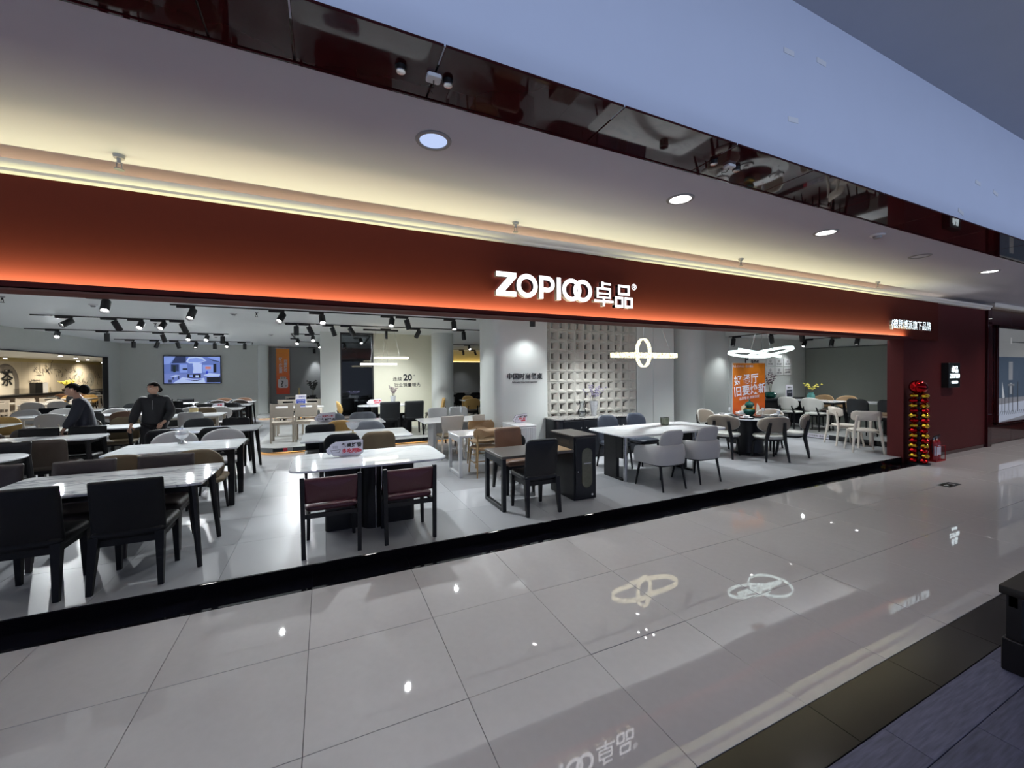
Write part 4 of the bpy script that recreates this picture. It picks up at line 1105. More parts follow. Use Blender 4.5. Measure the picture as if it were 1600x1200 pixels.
for i, (x, z, w) in enumerate(((3.15, 3.62, 'lowest'), (3.1, 4.1, 'middle'), (3.5, 4.15, 'upper'), (6.3, 3.75, 'farthest pair, first'), (6.75, 3.72, 'farthest pair, second'), (5.9, 3.38, 'just above the strip'))):
    t = MB().span((-.06, -.004, -.02), (.06, 0, .018), .001).build('tape_scrap', 'white_plastic', None, (x, 1.874, z), label='scrap of peeling tape on the bulkhead, '+w, category='tape')
    t.rotation_euler = (0, R(-6+4*i), 0)

# ================================================================== TRACK LIGHTING
RAILS = {}
def rail(key, pts, lab, z=2.89):
    t = thing('track_rail', lab, 'rail', (*pts[0], z))
    for p, q in zip(pts, pts[1:]):
        v = Vector((q[0]-p[0], q[1]-p[1])); o = Vector((p[0]-pts[0][0], p[1]-pts[0][1]))
        rot = math.atan2(v.y, v.x)
        MB().span((0, -.017, -.02), (v.length, .017, 0)).build('rail', 'black_metal', t, (o.x, o.y, 0), rot)
    return t
rail('front', [(-2.2, 8.1), (2.9, 8.1)], 'long black lighting rail nearest the fascia')
rail('second', [(-.78, 10.12), (4.3, 10.05)], 'black lighting rail above the stage front')
rail('side_a', [(-4.85, 10.4), (-2.6, 10.4)], 'black lighting rail over the crystal bowl row')
rail('side_b', [(-6.4, 13.5), (-2.4, 13.5)], 'black lighting rail over the middle rows')
rail('side_c', [(-5.9, 16.6), (-2.3, 16.55)], 'black lighting rail before the television wall')
rail('loop', [(1.25, 12.75), (-.82, 12.75), (-.82, 15.8), (1.35, 15.8), (1.25, 12.75)], 'black lighting rail bent into a loop behind the stage')
rail('back_a', [(3.5, 15.4), (8.5, 15.4)], 'nearer black lighting rail in the back room')
rail('back_b', [(3.5, 18.8), (9, 18.8)], 'farther black lighting rail in the back room')
rail('hidden', [(.4, 5.83), (9.8, 5.83)], 'black lighting rail right behind the fascia')
rail('alcove', [(9.86, 7.5), (9.86, 4.6)], 'black lighting rail along the alcove soffit', 2.70)
rail('end', [(12.8, 7.4), (12.8, 5.0)], 'black lighting rail over the end stage', 2.70)
ad_me = MB().span((-.14, -.02, -.055), (.10, .02, -.02), .003).bar((.07, 0, -.05), (.07, 0, -.085), .012, n=8).mesh('adapter', 'black_metal')
hd_me = MB().lathe([(0, .03), (.048, .03), (.053, .024), (.053, -.165), (.050, -.17), (.047, -.165), (.045, -.12), (0, -.12)], 20).mesh('lamp_head', 'black_metal')
ln_on = MB().lathe([(0, -.119), (.044, -.121), (.040, -.130), (0, -.134)], 18).mesh('lens', 'lens_on')
ln_off = MB().lathe([(0, -.119), (.044, -.121), (.040, -.126), (0, -.127)], 18).mesh('lens', 'lens_off')
ORD = ['first', 'second', 'third', 'fourth', 'fifth', 'sixth', 'seventh', 'eighth', 'ninth', 'tenth', 'eleventh', 'twelfth']
CNT = {}
def track_spot(key, ph, x, y, aim, lit=0, z=2.89, along=0.0, blend=.9, size=100, flip=False):
    i = CNT.get(key, 0); CNT[key] = i+1
    t = thing('track_spotlight', ('lit' if lit else 'unlit')+' black track spotlight, '+ORD[i]+' along the rail '+ph, 'spotlight', (x, y, z), along+(PI if flip else 0), 'spotlights on the rail '+ph)
    put('adapter', ad_me, t)
    h = put('lamp_head', hd_me, t, (.07, 0, -.10))
    a = Vector(aim).normalized()
    q = Vector((0, 0, -1)).rotation_difference(Matrix.Rotation(-(along+(PI if flip else 0)), 3, 'Z') @ a)
    h.rotation_euler = q.to_euler()
    put('lens', ln_on if lit else ln_off, h)
    if lit:
        light('track_lamp', 'SPOT', (0, 0, -.19), SPOT*lit, (.93, .98, 1.0), aim=(0, 0, -1), parent=h, spot_size=R(size), spot_blend=blend, shadow_soft_size=.035)
DN = (0, 0, -1)
GL = lambda x=0.0: (x, -1.0, -.85)      # turned toward the passage, so the lens shows
for x, a, l in ((-1.98, (-.15, -.75, -1), .5), (-.72, (-.4, -.8, -1), .25), (-.1, (.1, -.9, -1), .35), (1.12, (-.25, -.8, -1), .65), (1.4, (.3, .1, -1), .6), (2.35, (-.1, -.55, -1), .45)):
    track_spot('f', 'nearest the fascia', x, 8.1, a, l)
track_spot('s0', 'over the oval table', -2.85, 7.6, (.15, -.8, -1), .55)
for x, a, l in ((-.62, DN, .8), (-.37, (.45, .1, -1), .7), (.10, (.35, 0.25, -1), .7), (.48, (.7, .5, -1), .8), (2.05, (-.4, .7, -1), 1.0), (3.2, (0, -.2, -1), .6)):
    track_spot('s', 'above the stage front', x, 10.08, a, l)
for x, a, l in ((-4.38, (-.7, -.9, -.8), 1.1), (-3.75, (.5, 0, -1), 0), (-3.35, GL(), 1.2), (-3.0, GL(-.2), 1.2), (-2.7, (.4, 0, -1), 0)):
    track_spot('a', 'over the crystal bowl row', x, 10.4, a, l*1.0)
for x, a, l in ((-5.9, GL(.3), 1.2), (-5.0, DN, .8), (-3.9, (.3, 0, -1), .6), (-3.35, GL(.1), 1.2), (-2.95, GL(), 1.2), (-2.6, DN, 0)):
    track_spot('b', 'over the middle rows', x, 13.5, a, l*1.6)
for x, a, l in ((-5.5, DN, 1), (-4.9, (-.4, .1, -1), 0), (-4.4, (.3, 0, -1), 1), (-3.9, (-.1, -.6, -1), 1), (-3.4, DN, 0), (-3.05, GL(), 1.1), (-2.55, DN, .8)):
    track_spot('c', 'before the television wall', x, 16.58, a, l*1.9)
for x, y, a, l in ((-.80, 14.2, GL(-.2), 1), (-.35, 12.75, GL(), 1), (-.25, 15.8, (.4, -.9, -.9), 1), (.95, 13.3, GL(.1), 1), (.6, 15.8, (0, -.3, -1), .8)):
    track_spot('l', 'of the loop', x, y, a, l*1.4)
track_spot('w', 'at the dark rear wall', -.45, 18.85, (.05, .25, -1), .5, size=60, blend=.9)
for x, a, l in ((4.1, GL(-.2), .6), (5.15, GL(), .6), (6.2, (.3, .2, -1), 0)): track_spot('ba', 'in the back room, nearer', x, 15.4, a, l)
for x, a, l in ((6.0, (0, -.3, -1), .6), (6.6, (.3, 0, -1), 0)): track_spot('bb', 'in the back room, farther', x, 18.8, a, l)
for x, a, l in ((.95, (0.0, -.30, -1), 1.1), (2.96, (.1, -.2, -1), .8), (3.44, (.0, .03, -1), .2), (4.38, (.1, .45, -1), .8), (5.1, (0, -.15, -1), 1.7), (5.6, (-.3, .5, -1), .7), (6.4, (.35, -.05, -1), 1.1), (8.36, (-.3, .1, -1), .9), (8.9, (.1, -.1, -1), .6), (9.6, (.0, -.3, -1), .5)):  # the head over the marble table is added, unseen, to brighten its top
    track_spot('h', 'behind the fascia', x, 6.70 if x == 3.44 else 5.83, a, l, size=118 if x == 3.44 else 90)
for y, a, l in ((7.3, (-.3, -.1, -1), .25), (6.3, (.7, .3, -1), .35), (5.6, (.5, .2, -1), .4)): track_spot('al', 'along the alcove soffit', 9.86, y, a, l, 2.70, PI/2)
for y, a, l in ((7.2, (-.75, .0, -1), .2), (6.5, (-.3, 0, -1), .5), (5.9, (-.4, 0, -1), .5)): track_spot('e', 'over the end stage', 12.8, y, a, l, 2.70, PI/2)
# the tea shop's own lights
for i, (x, y) in enumerate(((-8.2, 18.0), (-9.0, 21.0), (-9.6, 23.5), (-10.2, 26.0), (-11.6, 28.6), (-11.9, 32.0), (-12.2, 24.5))):
    t = thing('downlight', 'round ceiling spotlight in the tea shop, '+ORD[i]+' from the opening', 'downlight', (x, y, 2.6), 0, 'ceiling spotlights in the tea shop')
    MB().lathe([(0, 0), (.07, 0), (.06, -.1), (0, -.1)], 16).build('housing', 'white_plastic', t)
    MB().lathe([(0, -.1), (.055, -.1), (.052, -.112), (0, -.114)], 14).build('lens', 'lens_on', t)
    light('tea_shop_lamp', 'SPOT', (0, 0, -.13), 330, (1, .88, .70), aim=(-.5, .1, -1), parent=t, spot_size=R(130), spot_blend=.8, shadow_soft_size=.05)
vt = thing('air_vent', 'flat white air vent in showroom ceiling behind the fascia', 'vent', (-1.35, 7.1, 2.89))
MB().span((-.32, -.3, -.012), (.32, .3, 0), .003).build('frame', 'white_plastic', vt)
for i in range(5): MB().span((-.27, -.24+i*.105, -.02), (.27, -.18+i*.105, -.012)).build('slat', 'grey_plastic', vt)

# ================================================================== PENDANTS AND CHANDELIERS
pd = thing('pendant_lamp', 'pendant with two glowing linear bars over the oval stage table', 'lamp', (1.38, 10.45, 2.87))
MB().span((-.52, -.03, -.06), (.30, .03, -.02), .004).build('canopy', 'black_metal', pd)
MB().span((-.12, -.045, -.05), (.12, .045, 0), .004).build('mount', 'black_metal', pd)
MB().bar((.02, 0, -.05), (.02, 0, -.25), .03, n=12).build('driver', 'black_metal', pd)
for (x0, x1, y, z) in ((-.27, .56, .05, -.71), (-.60, .25, -.1, -.87)):
    MB().span((x0, y-.016, z-.026), (x1, y+.016, z+.02), .008).build('light_bar', 'bar_warm', pd)
    for x in (x0+.22, x1-.22): MB().bar((x, y, z+.02), (x*.6, 0, -.05), .0022, n=5).build('cable', 'grey_plastic', pd)
def band(pts, nrm, w, th, closed=True):
    """ribbon of rectangular section along pts; nrm(i) is the direction across the ribbon"""
    mb = MB(); b = mb.bm; n = len(pts); P = [Vector(p) for p in pts]; secs = []
    for i in range(n):
        d = (P[(i+1) % n]-P[i-1]).normalized(); a = Vector(nrm(i)).normalized(); c = d.cross(a).normalized()
        secs.append([b.verts.new(P[i]+a*u*w/2+c*v*th/2) for u, v in ((-1, -1), (1, -1), (1, 1), (-1, 1))])
    for i in range(n):
        A, B = secs[i], secs[(i+1) % n]
        for k in range(4):
            l = (k+1) % 4; b.faces.new((A[k], A[l], B[l], B[k]))
    return mb
ch = thing('chandelier', 'crystal chandelier of a long oval and an upright ring, warm white', 'chandelier', (5.14, 5.56, 2.06))
st = [(.70*math.copysign(abs(math.cos(t))**.7, math.cos(t)), .21*math.copysign(abs(math.sin(t))**.8, math.sin(t)), 0) for t in [2*PI*i/64 for i in range(64)]]
band(st, lambda i: (0, 0, 1), .075, .022).build('oval_band', 'crystal_warm', ch)
rg = [(-.03+.22*math.cos(t)*.9, .22*math.cos(t)*.25, .045+.245*math.sin(t)) for t in [2*PI*i/48 for i in range(48)]]
band(rg, lambda i: (-.27, .96, 0), .06, .022).build('ring_band', 'crystal_warm', ch)
for p, q in (((-.62, 0, .04), (-.22, 0, .83)), ((.62, 0, .04), (.22, 0, .83)), ((-.03, 0, .29), (0, 0, .83))): MB().bar(p, q, .0025, n=5).build('cable', 'chrome', ch)
MB().lathe([(0, .80), (.16, .80), (.16, .83), (0, .83)], 24).build('canopy', 'chrome', ch)
for i in range(4): MB().lathe([(0, .79), (.02, .79), (.02, .80), (0, .80)], 10, ((.09 if i % 2 else -.09), (.09 if i > 1 else -.09), 0)).build('downlight', 'lens_on', ch)
c2 = thing('chandelier', 'crystal chandelier of two interlaced tilted loops, cool white', 'chandelier', (7.0, 4.72, 2.09))
def loop(cx, cz, a, b_, tx, ty, yaw_):
    m_ = Matrix.Rotation(yaw_, 3, 'Z') @ Matrix.Rotation(ty, 3, 'Y') @ Matrix.Rotation(tx, 3, 'X')
    return [m_ @ Vector((a*math.cos(t), b_*math.sin(t), 0))+Vector((cx, 0, cz)) for t in [2*PI*i/56 for i in range(56)]], m_ @ Vector((0, 0, 1))
for (cx, cz, a, b_, tx, ty, yw) in ((-.27, -.02, .47, .26, .22, -.05, .1), (.30, .02, .45, .27, -.25, -.09, -.1), (.0, .0, .45, .05, .1, .14, -.2)):
    p_, n_ = loop(cx, cz, a, b_, tx, ty, yw)
    band(p_, lambda i: n_, .042, .02).build('loop_band', 'crystal_cool', c2)
for x in (-.25, .05, .3): MB().bar((x, 0, .04), (.08, 0, .80), .0025, n=5).build('cable', 'chrome', c2)
MB().lathe([(0, .77), (.15, .77), (.15, .80), (0, .80)], 24, (.08, 0, 0)).build('canopy', 'chrome', c2)
# ================================================================== WALL SIGNS, SCREENS, BANNERS
tv = thing('television', 'wide wall television showing a bluish showroom view', 'television', (-4.42, 18.692, 1.945))
MB().span((-.87, -.07, -.52), (.87, 0, .52), .008).build('housing', 'black_metal', tv)
B1, B2, B3, B4, B5 = s(92, 112, 176), s(128, 150, 214), s(178, 194, 240), s(40, 50, 84), s(16, 20, 34)
sheet('screen', [rect(-.84, -.49, .84, .49, B1), ([(-.84, .49), (-.5, .49), (-.68, .22), (-.84, .2)], B2), ([(-.5, .49), (-.2, .49), (-.2, .26), (-.62, .24)], B4),
     ([(-.2, .30), (-.12, .46), (.12, .49), (.3, .46), (.42, .34), (.2, .24), (-.1, .24)], B3), ([(-.14, .31), (-.08, .42), (.12, .45), (.28, .41), (.36, .33), (.18, .28), (-.08, .28)], B2),
     ([(.42, .49), (.84, .49), (.84, .3)], B2), ([(.5, .4), (.82, .32), (.82, .29), (.62, .33)], B4),
     rect(-.64, -.05, -.41, .2, B4), rect(-.58, -.08, -.5, .16, s(24, 40, 40)), rect(-.38, -.1, -.16, .2, B2), rect(-.3, .0, -.16, .06, B5), rect(.0, -.12, .28, .24, B3), rect(-.06, -.02, .02, .12, B1),
     rect(.3, -.1, .62, .18, B2), rect(.38, .03, .55, .12, s(190, 120, 110)), rect(.63, -.1, .72, .22, B5), rect(-.84, -.49, .84, -.14, s(108, 124, 184)),
     ([(-.6, -.49), (.38, -.49), (.34, -.3), (.1, -.36), (-.3, -.26)], B3), ([(-.24, -.36), (.1, -.42), (.34, -.34), (.1, -.38)], B4),
     rect(-.16, -.3, .24, -.16, B5), rect(-.1, -.26, .0, -.18, B2), rect(.08, -.28, .18, -.2, B3), rect(.4, -.16, .46, -.04, s(40, 60, 180)),
     ([(.32, -.2), (.5, -.12), (.84, -.16), (.8, -.26), (.5, -.28)], B3), rect(.42, -.47, .84, -.26, B5), ([(-.66, -.24), (-.5, -.18), (-.38, -.2), (-.5, -.26)], B3), rect(-.6, -.36, -.56, -.26, B4), rect(-.44, -.36, -.4, -.22, B4), rect(-.72, -.46, -.62, -.36, B4)],
     'screen_image', tv, (0, -.072, 0))
def grad(x0, z0, x1, z1, a, b, n=10):
    mixc = lambda t: tuple(p+(q-p)*t for p, q in zip(a, b))
    return [rect(x0, z0+(z1-z0)*i/n, x1, z0+(z1-z0)*(i+1)/n, mixc(i/(n-1))) for i in range(n)]
ob = thing('hanging_banner', 'tall orange banner hung on the dark rear wall', 'banner', (-1.55, 19.17, 1.88))
MB().span((-.24, -.006, -.94), (.24, 0, .94)).build('cloth', 'white_plastic', ob)
sheet('print', grad(-.24, -.94, .24, .94, s(206, 62, 26), s(216, 132, 30)) + [(rrect(.36, .36, .06, 4, -.0, -.50), s(226, 220, 224)), (rrect(.24, .1, .04, 4, -.0, -.27), s(226, 214, 206))], 'printed_paper', ob, (0, -.008, 0))
for i, ch_ in enumerate('好餐厅就要'): text('lettering', ch_, .13, 'paper', ob, (-.08, -.02, .5-.13*i), depth=.0005, bold=.003)
for i, ch_ in enumerate('旧要焕新'): text('lettering', ch_, .13, 'paper', ob, (.1, -.02, .42-.13*i), depth=.0005, bold=.003)
text('lettering', '?', .34, 'ink', ob, (-.03, -.02, -.52), depth=.0005, bold=.008)
text('lettering', '全场', .09, 'seam', ob, (0, -.02, -.275), depth=.0005)
text('lettering', '折', .09, 'seam', ob, (.11, -.02, -.60), depth=.0005)
MB().span((-.26, -.02, .93), (.26, .0, .955)).build('hanging_rod', 'chrome', ob)
nb = thing('promotion_board', 'tall orange promotion board behind the round table', 'board', (9.0, 6.35, .1))
nb.rotation_euler = (0, 0, R(-6))
MB().span((-.5, -.02, .35), (.5, 0, 1.86), .003).build('panel', 'white_plastic', nb)
sheet('print', grad(-.495, .355, .495, 1.855, s(196, 66, 24), s(190, 112, 18)) + [([(-.24, .62), (.16, .62), (.16, .86), (-.04, .94), (-.24, .86)], s(226, 212, 176)), (rrect(.66, .36, [.03, .03, .1, .1], 4, .02, .46), s(206, 176, 132)),
      ([(.2, .72), (.34, .7), (.3, .86), (.24, .92)], s(232, 228, 214)), (oval(.13, .05, 20, 2, .02, .50), s(150, 44, 24)), (oval(.10, .035, 20, 2, .03, .50), s(236, 232, 220))], 'printed_paper', nb, (0, -.022, 0))
text('lettering', '好餐厅', .25, 'paper', nb, (-.09, -.032, 1.46), (PI/2, R(-5), 0), .0005, bold=.004)
text('lettering', '旧要焕新', .25, 'paper', nb, (.02, -.032, 1.22), (PI/2, R(-5), 0), .0005, bold=.004)
text('lettering', '品质餐桌 焕新到家', .075, 'paper', nb, (.0, -.032, 1.05), (PI/2, R(-5), 0), .0005)
text('lettering', '卓品 ZOP100 · 德邦博派', .06, 'paper', nb, (-.2, -.032, 1.78), depth=.0005)
text('lettering', '全场', .16, 'seam', nb, (-.04, -.032, .75), depth=.0005, bold=.003)
text('lettering', '满减 特惠', .12, 'red_ink', nb, (.0, -.032, .58), depth=.0005, bold=.002)
text('lettering', 'VIP', .11, 'seam', nb, (.02, -.032, .42), depth=.0005, bold=.002)
MB().span((-.4, -.06, 0), (-.34, .2, .36)).span((.34, -.06, 0), (.4, .2, .36)).span((-.42, .0, .3), (.42, .03, .36)).build('stand', 'black_metal', nb)
w1 = thing('wall_lettering', 'dark lettering with large 20 on the cream stage wall', 'lettering', (2.14, 12.0, 1.50))
text('lettering', '连续', .13, 'ink', w1, (-.24, -.006, .1), depth=.004)
text('lettering', '20', .25, 'ink', w1, (.05, -.006, .14), depth=.004, bold=.006)
text('lettering', '+', .1, 'ink', w1, (.235, -.006, .2), depth=.004)
text('lettering', '行业销量领先', .125, 'ink', w1, (.04, -.006, -.07), depth=.004)
w2 = thing('wall_lettering', 'dark characters with small English line on the broad column', 'lettering', (3.50, 7.02, 1.66))
text('lettering', '中国时尚餐桌', .128, 'ink', w2, (0, -.006, .03), depth=.004, bold=.0015)
text('lettering', 'Fashionable Dining Room Experience', .036, 'ink', w2, (0, -.006, -.07), depth=.003)
w3 = thing('wall_lettering', 'large black Fans lettering on the alcove wall above the orange board', 'lettering', (11.05, 7.6, 2.03))
text('lettering', 'F', .34, 'ink', w3, (-.36, -.006, .04), depth=.004, bold=.006)
text('lettering', 'ans', .26, 'ink', w3, (0, -.006, 0), depth=.004, bold=.004)
cap = ['环保 健康', '进口 岩板', '高温 耐热', '耐磨 抗污', '零醛 环保', '五年质保']
for i in range(6):
    x, z = 11.72+.395*(i % 3), 2.02-.26*(i//3)*1.0
    t = thing('wall_plaque', 'pale square wall plaque, '+('upper' if i < 3 else 'lower')+' row '+['first', 'second', 'third'][i % 3]+' of three', 'plaque', (x, 7.6, z), 0, 'six wall plaques')
    MB().span((-.18, -.012, -.118), (.18, 0, .118), .003).build('panel', 'white_plastic', t)
    if i < 5:
        mb = ringm(0, .035, .034, .04, 20)
        o = mb.build('emblem', 'ink', t, (0, .0045, 0)); o.scale = (1, .25, 1)
        MB().ball((0, -.013, .035), (.014, .001, .014), 8, 6).build('emblem_dot', 'ink', t)
        text('lettering', cap[i], .05, 'ink', t, (0, -.014, -.05), depth=.0005)
    else:
        text('lettering', cap[i], .06, 'ink', t, (0, -.014, .04), depth=.0005); text('lettering', '品质保障', .06, 'ink', t, (0, -.014, -.03), depth=.0005)

# the tea shop mural: arch with a tea character, bamboo, branches and a moon
mu = thing('mural', 'ink-wash mural with arched tea character filling the tea shop wall', 'mural', (-13.0, 30.5, 0))
mu.rotation_euler = (0, 0, PI/2)
G0, G1_, G2 = s(206, 196, 176), s(150, 144, 132), s(92, 88, 82)
poly = [rect(-8, .5, 6.3, 2.42, G0)]
for i in range(9): poly.append(rect(-2.6+.45*i-1.2, .5, -2.58+.45*i-1.2+.02*(i % 3), 2.42, s(196, 186, 166)))
def arch(cx, r, z0, c, n=20): return ([(cx+r*math.cos(PI*i/n), z0+r*math.sin(PI*i/n)) for i in range(n+1)]+[(cx-r, .5), (cx+r, .5)], c)
poly += [arch(-4.4, .86, 1.45, s(110, 104, 100)), arch(-4.4, .80, 1.45, s(128, 122, 116)), arch(-4.4, .60, 1.45, s(96, 92, 90)), arch(-4.4, .57, 1.45, s(226, 220, 206))]
poly += [(oval(.42, .42, 24, 2, 2.9, 1.5), s(176, 172, 158)), (oval(.3, .22, 20, 2, .7, 1.1), s(182, 176, 160)), (oval(.5, .3, 20, 2, 1.6, .95), s(188, 182, 164))]
rnd = random.Random(3)
def stroke(x, z, a, L, w, c):
    dx, dz = math.cos(a)*L, math.sin(a)*L; nx, nz = -math.sin(a)*w, math.cos(a)*w
    return [(x-nx, z-nz), (x+dx-nx*.4, z+dz-nz*.4), (x+dx+nx*.4, z+dz+nz*.4), (x+nx, z+nz)], c
for k in range(120):
    cx, cz = rnd.choice([(-2.0, 1.9), (-1.2, 2.0), (-.3, 1.8), (.9, 1.95), (1.3, 1.5), (-2.4, 1.3), (3.6, 1.5), (2.1, 1.2)])
    poly.append(stroke(cx+rnd.gauss(0, .3), cz+rnd.gauss(0, .16), rnd.uniform(0, PI), rnd.uniform(.08, .4), rnd.uniform(.01, .03), rnd.choice([G1_, G2, s(70, 66, 62)])))
for i in range(4): poly += [rect(-2.7+.2*i, 1.05, -2.68+.2*i, 1.6, G2), rect(-2.75, 1.1+.14*i, -2.0, 1.12+.14*i, G2)]
sheet('painting', poly, 'printed_paper', mu, (0, -.012, 0))
text('lettering', '茶', .78, 'ink', mu, (-4.4, -.06, 1.62), depth=.002, bold=.01)
cb = thing('counter', 'long dark counter along the foot of the tea shop mural', 'counter', (-12.3, 28.5, .1))
MB().span((-.3, -6, .78), (.4, 5.5, .84)).build('top', 'black_wood', cb); MB().span((-.25, -5.9, 0), (.35, 5.4, .78)).build('body', 'dark_brown', cb)
dp = thing('tea_display', 'black and white display box before the tea arch', 'display', (-12.3, 26.9, .94))
MB().span((-.1, -.45, 0), (.1, .1, .5)).build('dark_half', 'black_metal', dp); MB().span((-.1, .1, 0), (.1, .5, .5)).build('white_half', 'porcelain', dp)

# ================================================================== CARD SIGNS
def bubble(w, h, tail=True):
    """speech-bubble outline in xz with its foot at z=0"""
    return [(w*.28, 0), (w*.42, .01), (w*.49, h*.2), (w*.5, h*.95), (w*.48, h), (-w*.25, h*.92), (-w*.38, h*.78), (-w*.42, h*.62), (-w*.5, h*.5), (-w*.49, h*.3), (-w*.42, h*.14), (-w*.36, h*.2), (-w*.3, .01)] if tail else rrect(w, h, .02, 3, 0, h/2)
def card(label, x, y, z, w, h, rot, lines, tail=True, back='paper'):
    t = thing('card_sign', label, 'sign', (x, y, z), rot)
    out = bubble(w, h, tail)
    MB().prism(out, -.004, .004, 'xz').build('board', back, t)
    MB().prism([(a*1.03, (b-h/2)*1.05+h/2) for a, b in out], .0042, .007, 'xz').build('edge', 'navy_leather', t)
    MB().span((-.06, -.02, 0), (.06, .035, .006)).build('foot', 'clear_glass', t)
    for body, sz, m, lx, lz in lines: text('lettering', body, sz, m, t, (lx, -.0052, lz), depth=.0004, bold=.002)
    if tail:
        mb = MB(); mb.prism([(-.40*w, .42*h), (-.12*w, .44*h), (-.15*w, .26*h), (-.34*w, .24*h)], -.0062, -.0045, 'xz').build('bowl_drawing', 'ink', t)
        MB().prism([(-.385*w, .40*h), (-.135*w, .42*h), (-.16*w, .28*h), (-.335*w, .26*h)], -.0066, -.0046, 'xz').build('bowl_fill', 'paper', t)
        for i in range(3): MB().span((-.32*w+.05*w*i, -.006, .52*h), (-.31*w+.05*w*i, -.0045, .68*h)).build('steam_mark', 'ink', t)
    return t
card('bubble-shaped card sign with black and red characters on burgundy-chair table', .20, 4.92, .852, .38, .175, R(-4), [('餐桌好看', .052, 'ink', .07, .118), ('多吃两碗', .052, 'red_ink', .072, .055)])
card('white card sign on the small table before the stage', .0, 8.62, .852, .36, .17, R(4), [('家有好餐桌', .045, 'ink', .06, .04), ('天天聚一起', .04, 'red_ink', .05, .10)])
card('white and red card sign on the oval stage table', 1.15, 10.95, .967, .36, .15, R(3), [('岩板餐桌', .045, 'red_ink', .07, .10), ('20000+', .05, 'red_ink', .07, .05)], )
card('blue-edged bubble card sign on the fluted white cabinet', 3.20, 6.62, .867, .30, .155, R(10), [('实用储物岛台', .036, 'ink', .05, .105), ('收纳 · 用餐', .032, 'red_ink', .05, .07), ('一桌两用', .032, 'red_ink', .05, .035)])
card('pink card sign on a table below the television', -2.62, 13.3, .852, .28, .15, 0, [('特价', .06, 'red_ink', .04, .09), ('2999', .05, 'red_ink', .04, .035)])
bn_ = thing('notice_stand', 'upright white and blue notice on the stage table', 'notice', (-.52, 11.0, .972))
MB().span((-.115, -.006, 0), (.115, .006, .30), .002).build('board', 'paper', bn_)
MB().span((-.095, -.0085, .02), (.095, -.006, .195)).build('blue_field', 'blue_ink', bn_)
text('lettering', '温馨提示', .04, 'blue_ink', bn_, (.03, -.0075, .245), depth=.0004)
for i, tx in enumerate(('请勿坐压桌面', '轻拿轻放', '谢谢合作')): text('lettering', tx, .026, 'paper', bn_, (0, -.0095, .16-.05*i), depth=.0004)
b3 = thing('notice_stand', 'small white and navy notice on the black console', 'notice', (12.28, 7.40, 1.002))
MB().span((-.16, -.006, 0), (.16, .006, .36), .002).build('board', 'paper', b3)
MB().span((-.13, -.0085, .02), (.13, -.006, .22)).build('blue_field', 'navy_leather', b3)
text('lettering', '温馨提示', .05, 'ink', b3, (0, -.0075, .28), depth=.0004); text('lettering', '请勿触摸', .045, 'paper', b3, (0, -.0095, .14), depth=.0004)

# ================================================================== VESSELS, FLOWERS, TABLEWARE
def lathed(name, label, cat, x, y, z, parts, group=None):
    t = thing(name, label, cat, (x, y, z), 0, group)
    for pn, prof, m in parts: MB().lathe(prof, 22).build(pn, m, t)
    return t
lathed('covered_bowl', 'crystal covered bowl on silver foot on the rectangular table', 'bowl', -1.74, 6.80, .851,
       [('foot', [(0, 0), (.05, 0), (.052, .008), (.03, .03), (.018, .05), (.02, .06), (0, .06)], 'chrome'),
        ('bowl', [(0, .06), (.03, .065), (.065, .09), (.078, .125), (.07, .14), (0, .135)], 'crystal_glass'),
        ('lid', [(.074, .141), (.07, .165), (.045, .185), (.012, .192), (.008, .205), (.016, .22), (.006, .24), (0, .25)], 'crystal_glass')])
lathed('crystal_goblet', 'cut crystal bowl on an amber stem on the goblet table', 'bowl', .39, 6.74, .851,
       [('foot', [(0, 0), (.05, 0), (.05, .006), (.012, .02), (.012, .05), (0, .055)], 'amber'),
        ('bowl', [(0, .05), (.03, .055), (.07, .09), (.098, .15), (.102, .175), (.096, .175), (.066, .10), (0, .065)], 'crystal_glass')])
lathed('glass_jar', 'amber glass jar with lid on a pale table', 'jar', -2.75, 11.6, .851,
       [('body', [(0, 0), (.07, 0), (.085, .02), (.085, .14), (.06, .16), (0, .16)], 'amber'), ('lid', [(.055, .161), (.06, .18), (.02, .2), (.014, .22), (.022, .24), (0, .25)], 'chrome')])
lathed('tumbler', 'smoky green glass tumbler on the marble table', 'cup', 5.32, 5.28, .851,
       [('body', [(0, 0), (.06, 0), (.07, .012), (.074, .13), (.068, .13), (.064, .02), (0, .015)], 'smoke_glass_cup'), ('rim', [(.068, .13), (.074, .13), (.073, .136), (.069, .136)], 'crystal_glass')])
for i, (x, y) in enumerate(((2.52, 8.78), (2.78, 8.78))):
    lathed('champagne_flute', 'clear champagne flute on white table, '+('nearer the stage' if i == 0 else 'nearer the column'), 'glass', x, y, .776,
           [('foot', [(0, 0), (.032, 0), (.03, .004), (.004, .01), (.004, .09), (0, .09)], 'crystal_glass'), ('bowl', [(.004, .09), (.024, .12), (.028, .17), (.022, .23), (.02, .23), (.025, .17), (0, .10)], 'crystal_glass')], 'champagne flutes')
vg = lathed('gourd_vase', 'dark green glazed double gourd vase on the turntable', 'vase', 7.83, 5.50, .877,
       [('lower_body', [(0, 0), (.06, 0), (.095, .04), (.11, .085), (.095, .13), (.062, .155), (0, .155)], 'green_glaze'),
        ('gilt_band', [(.092, .125), (.099, .128), (.078, .148), (.066, .153)], 'gold_foil'),
        ('upper_body', [(.05, .15), (.058, .165), (.085, .20), (.085, .23), (.06, .262), (.02, .28), (0, .28)], 'green_glaze'), ('stopper', [(.018, .279), (.012, .30), (.016, .31), (0, .345)], 'green_glaze')])
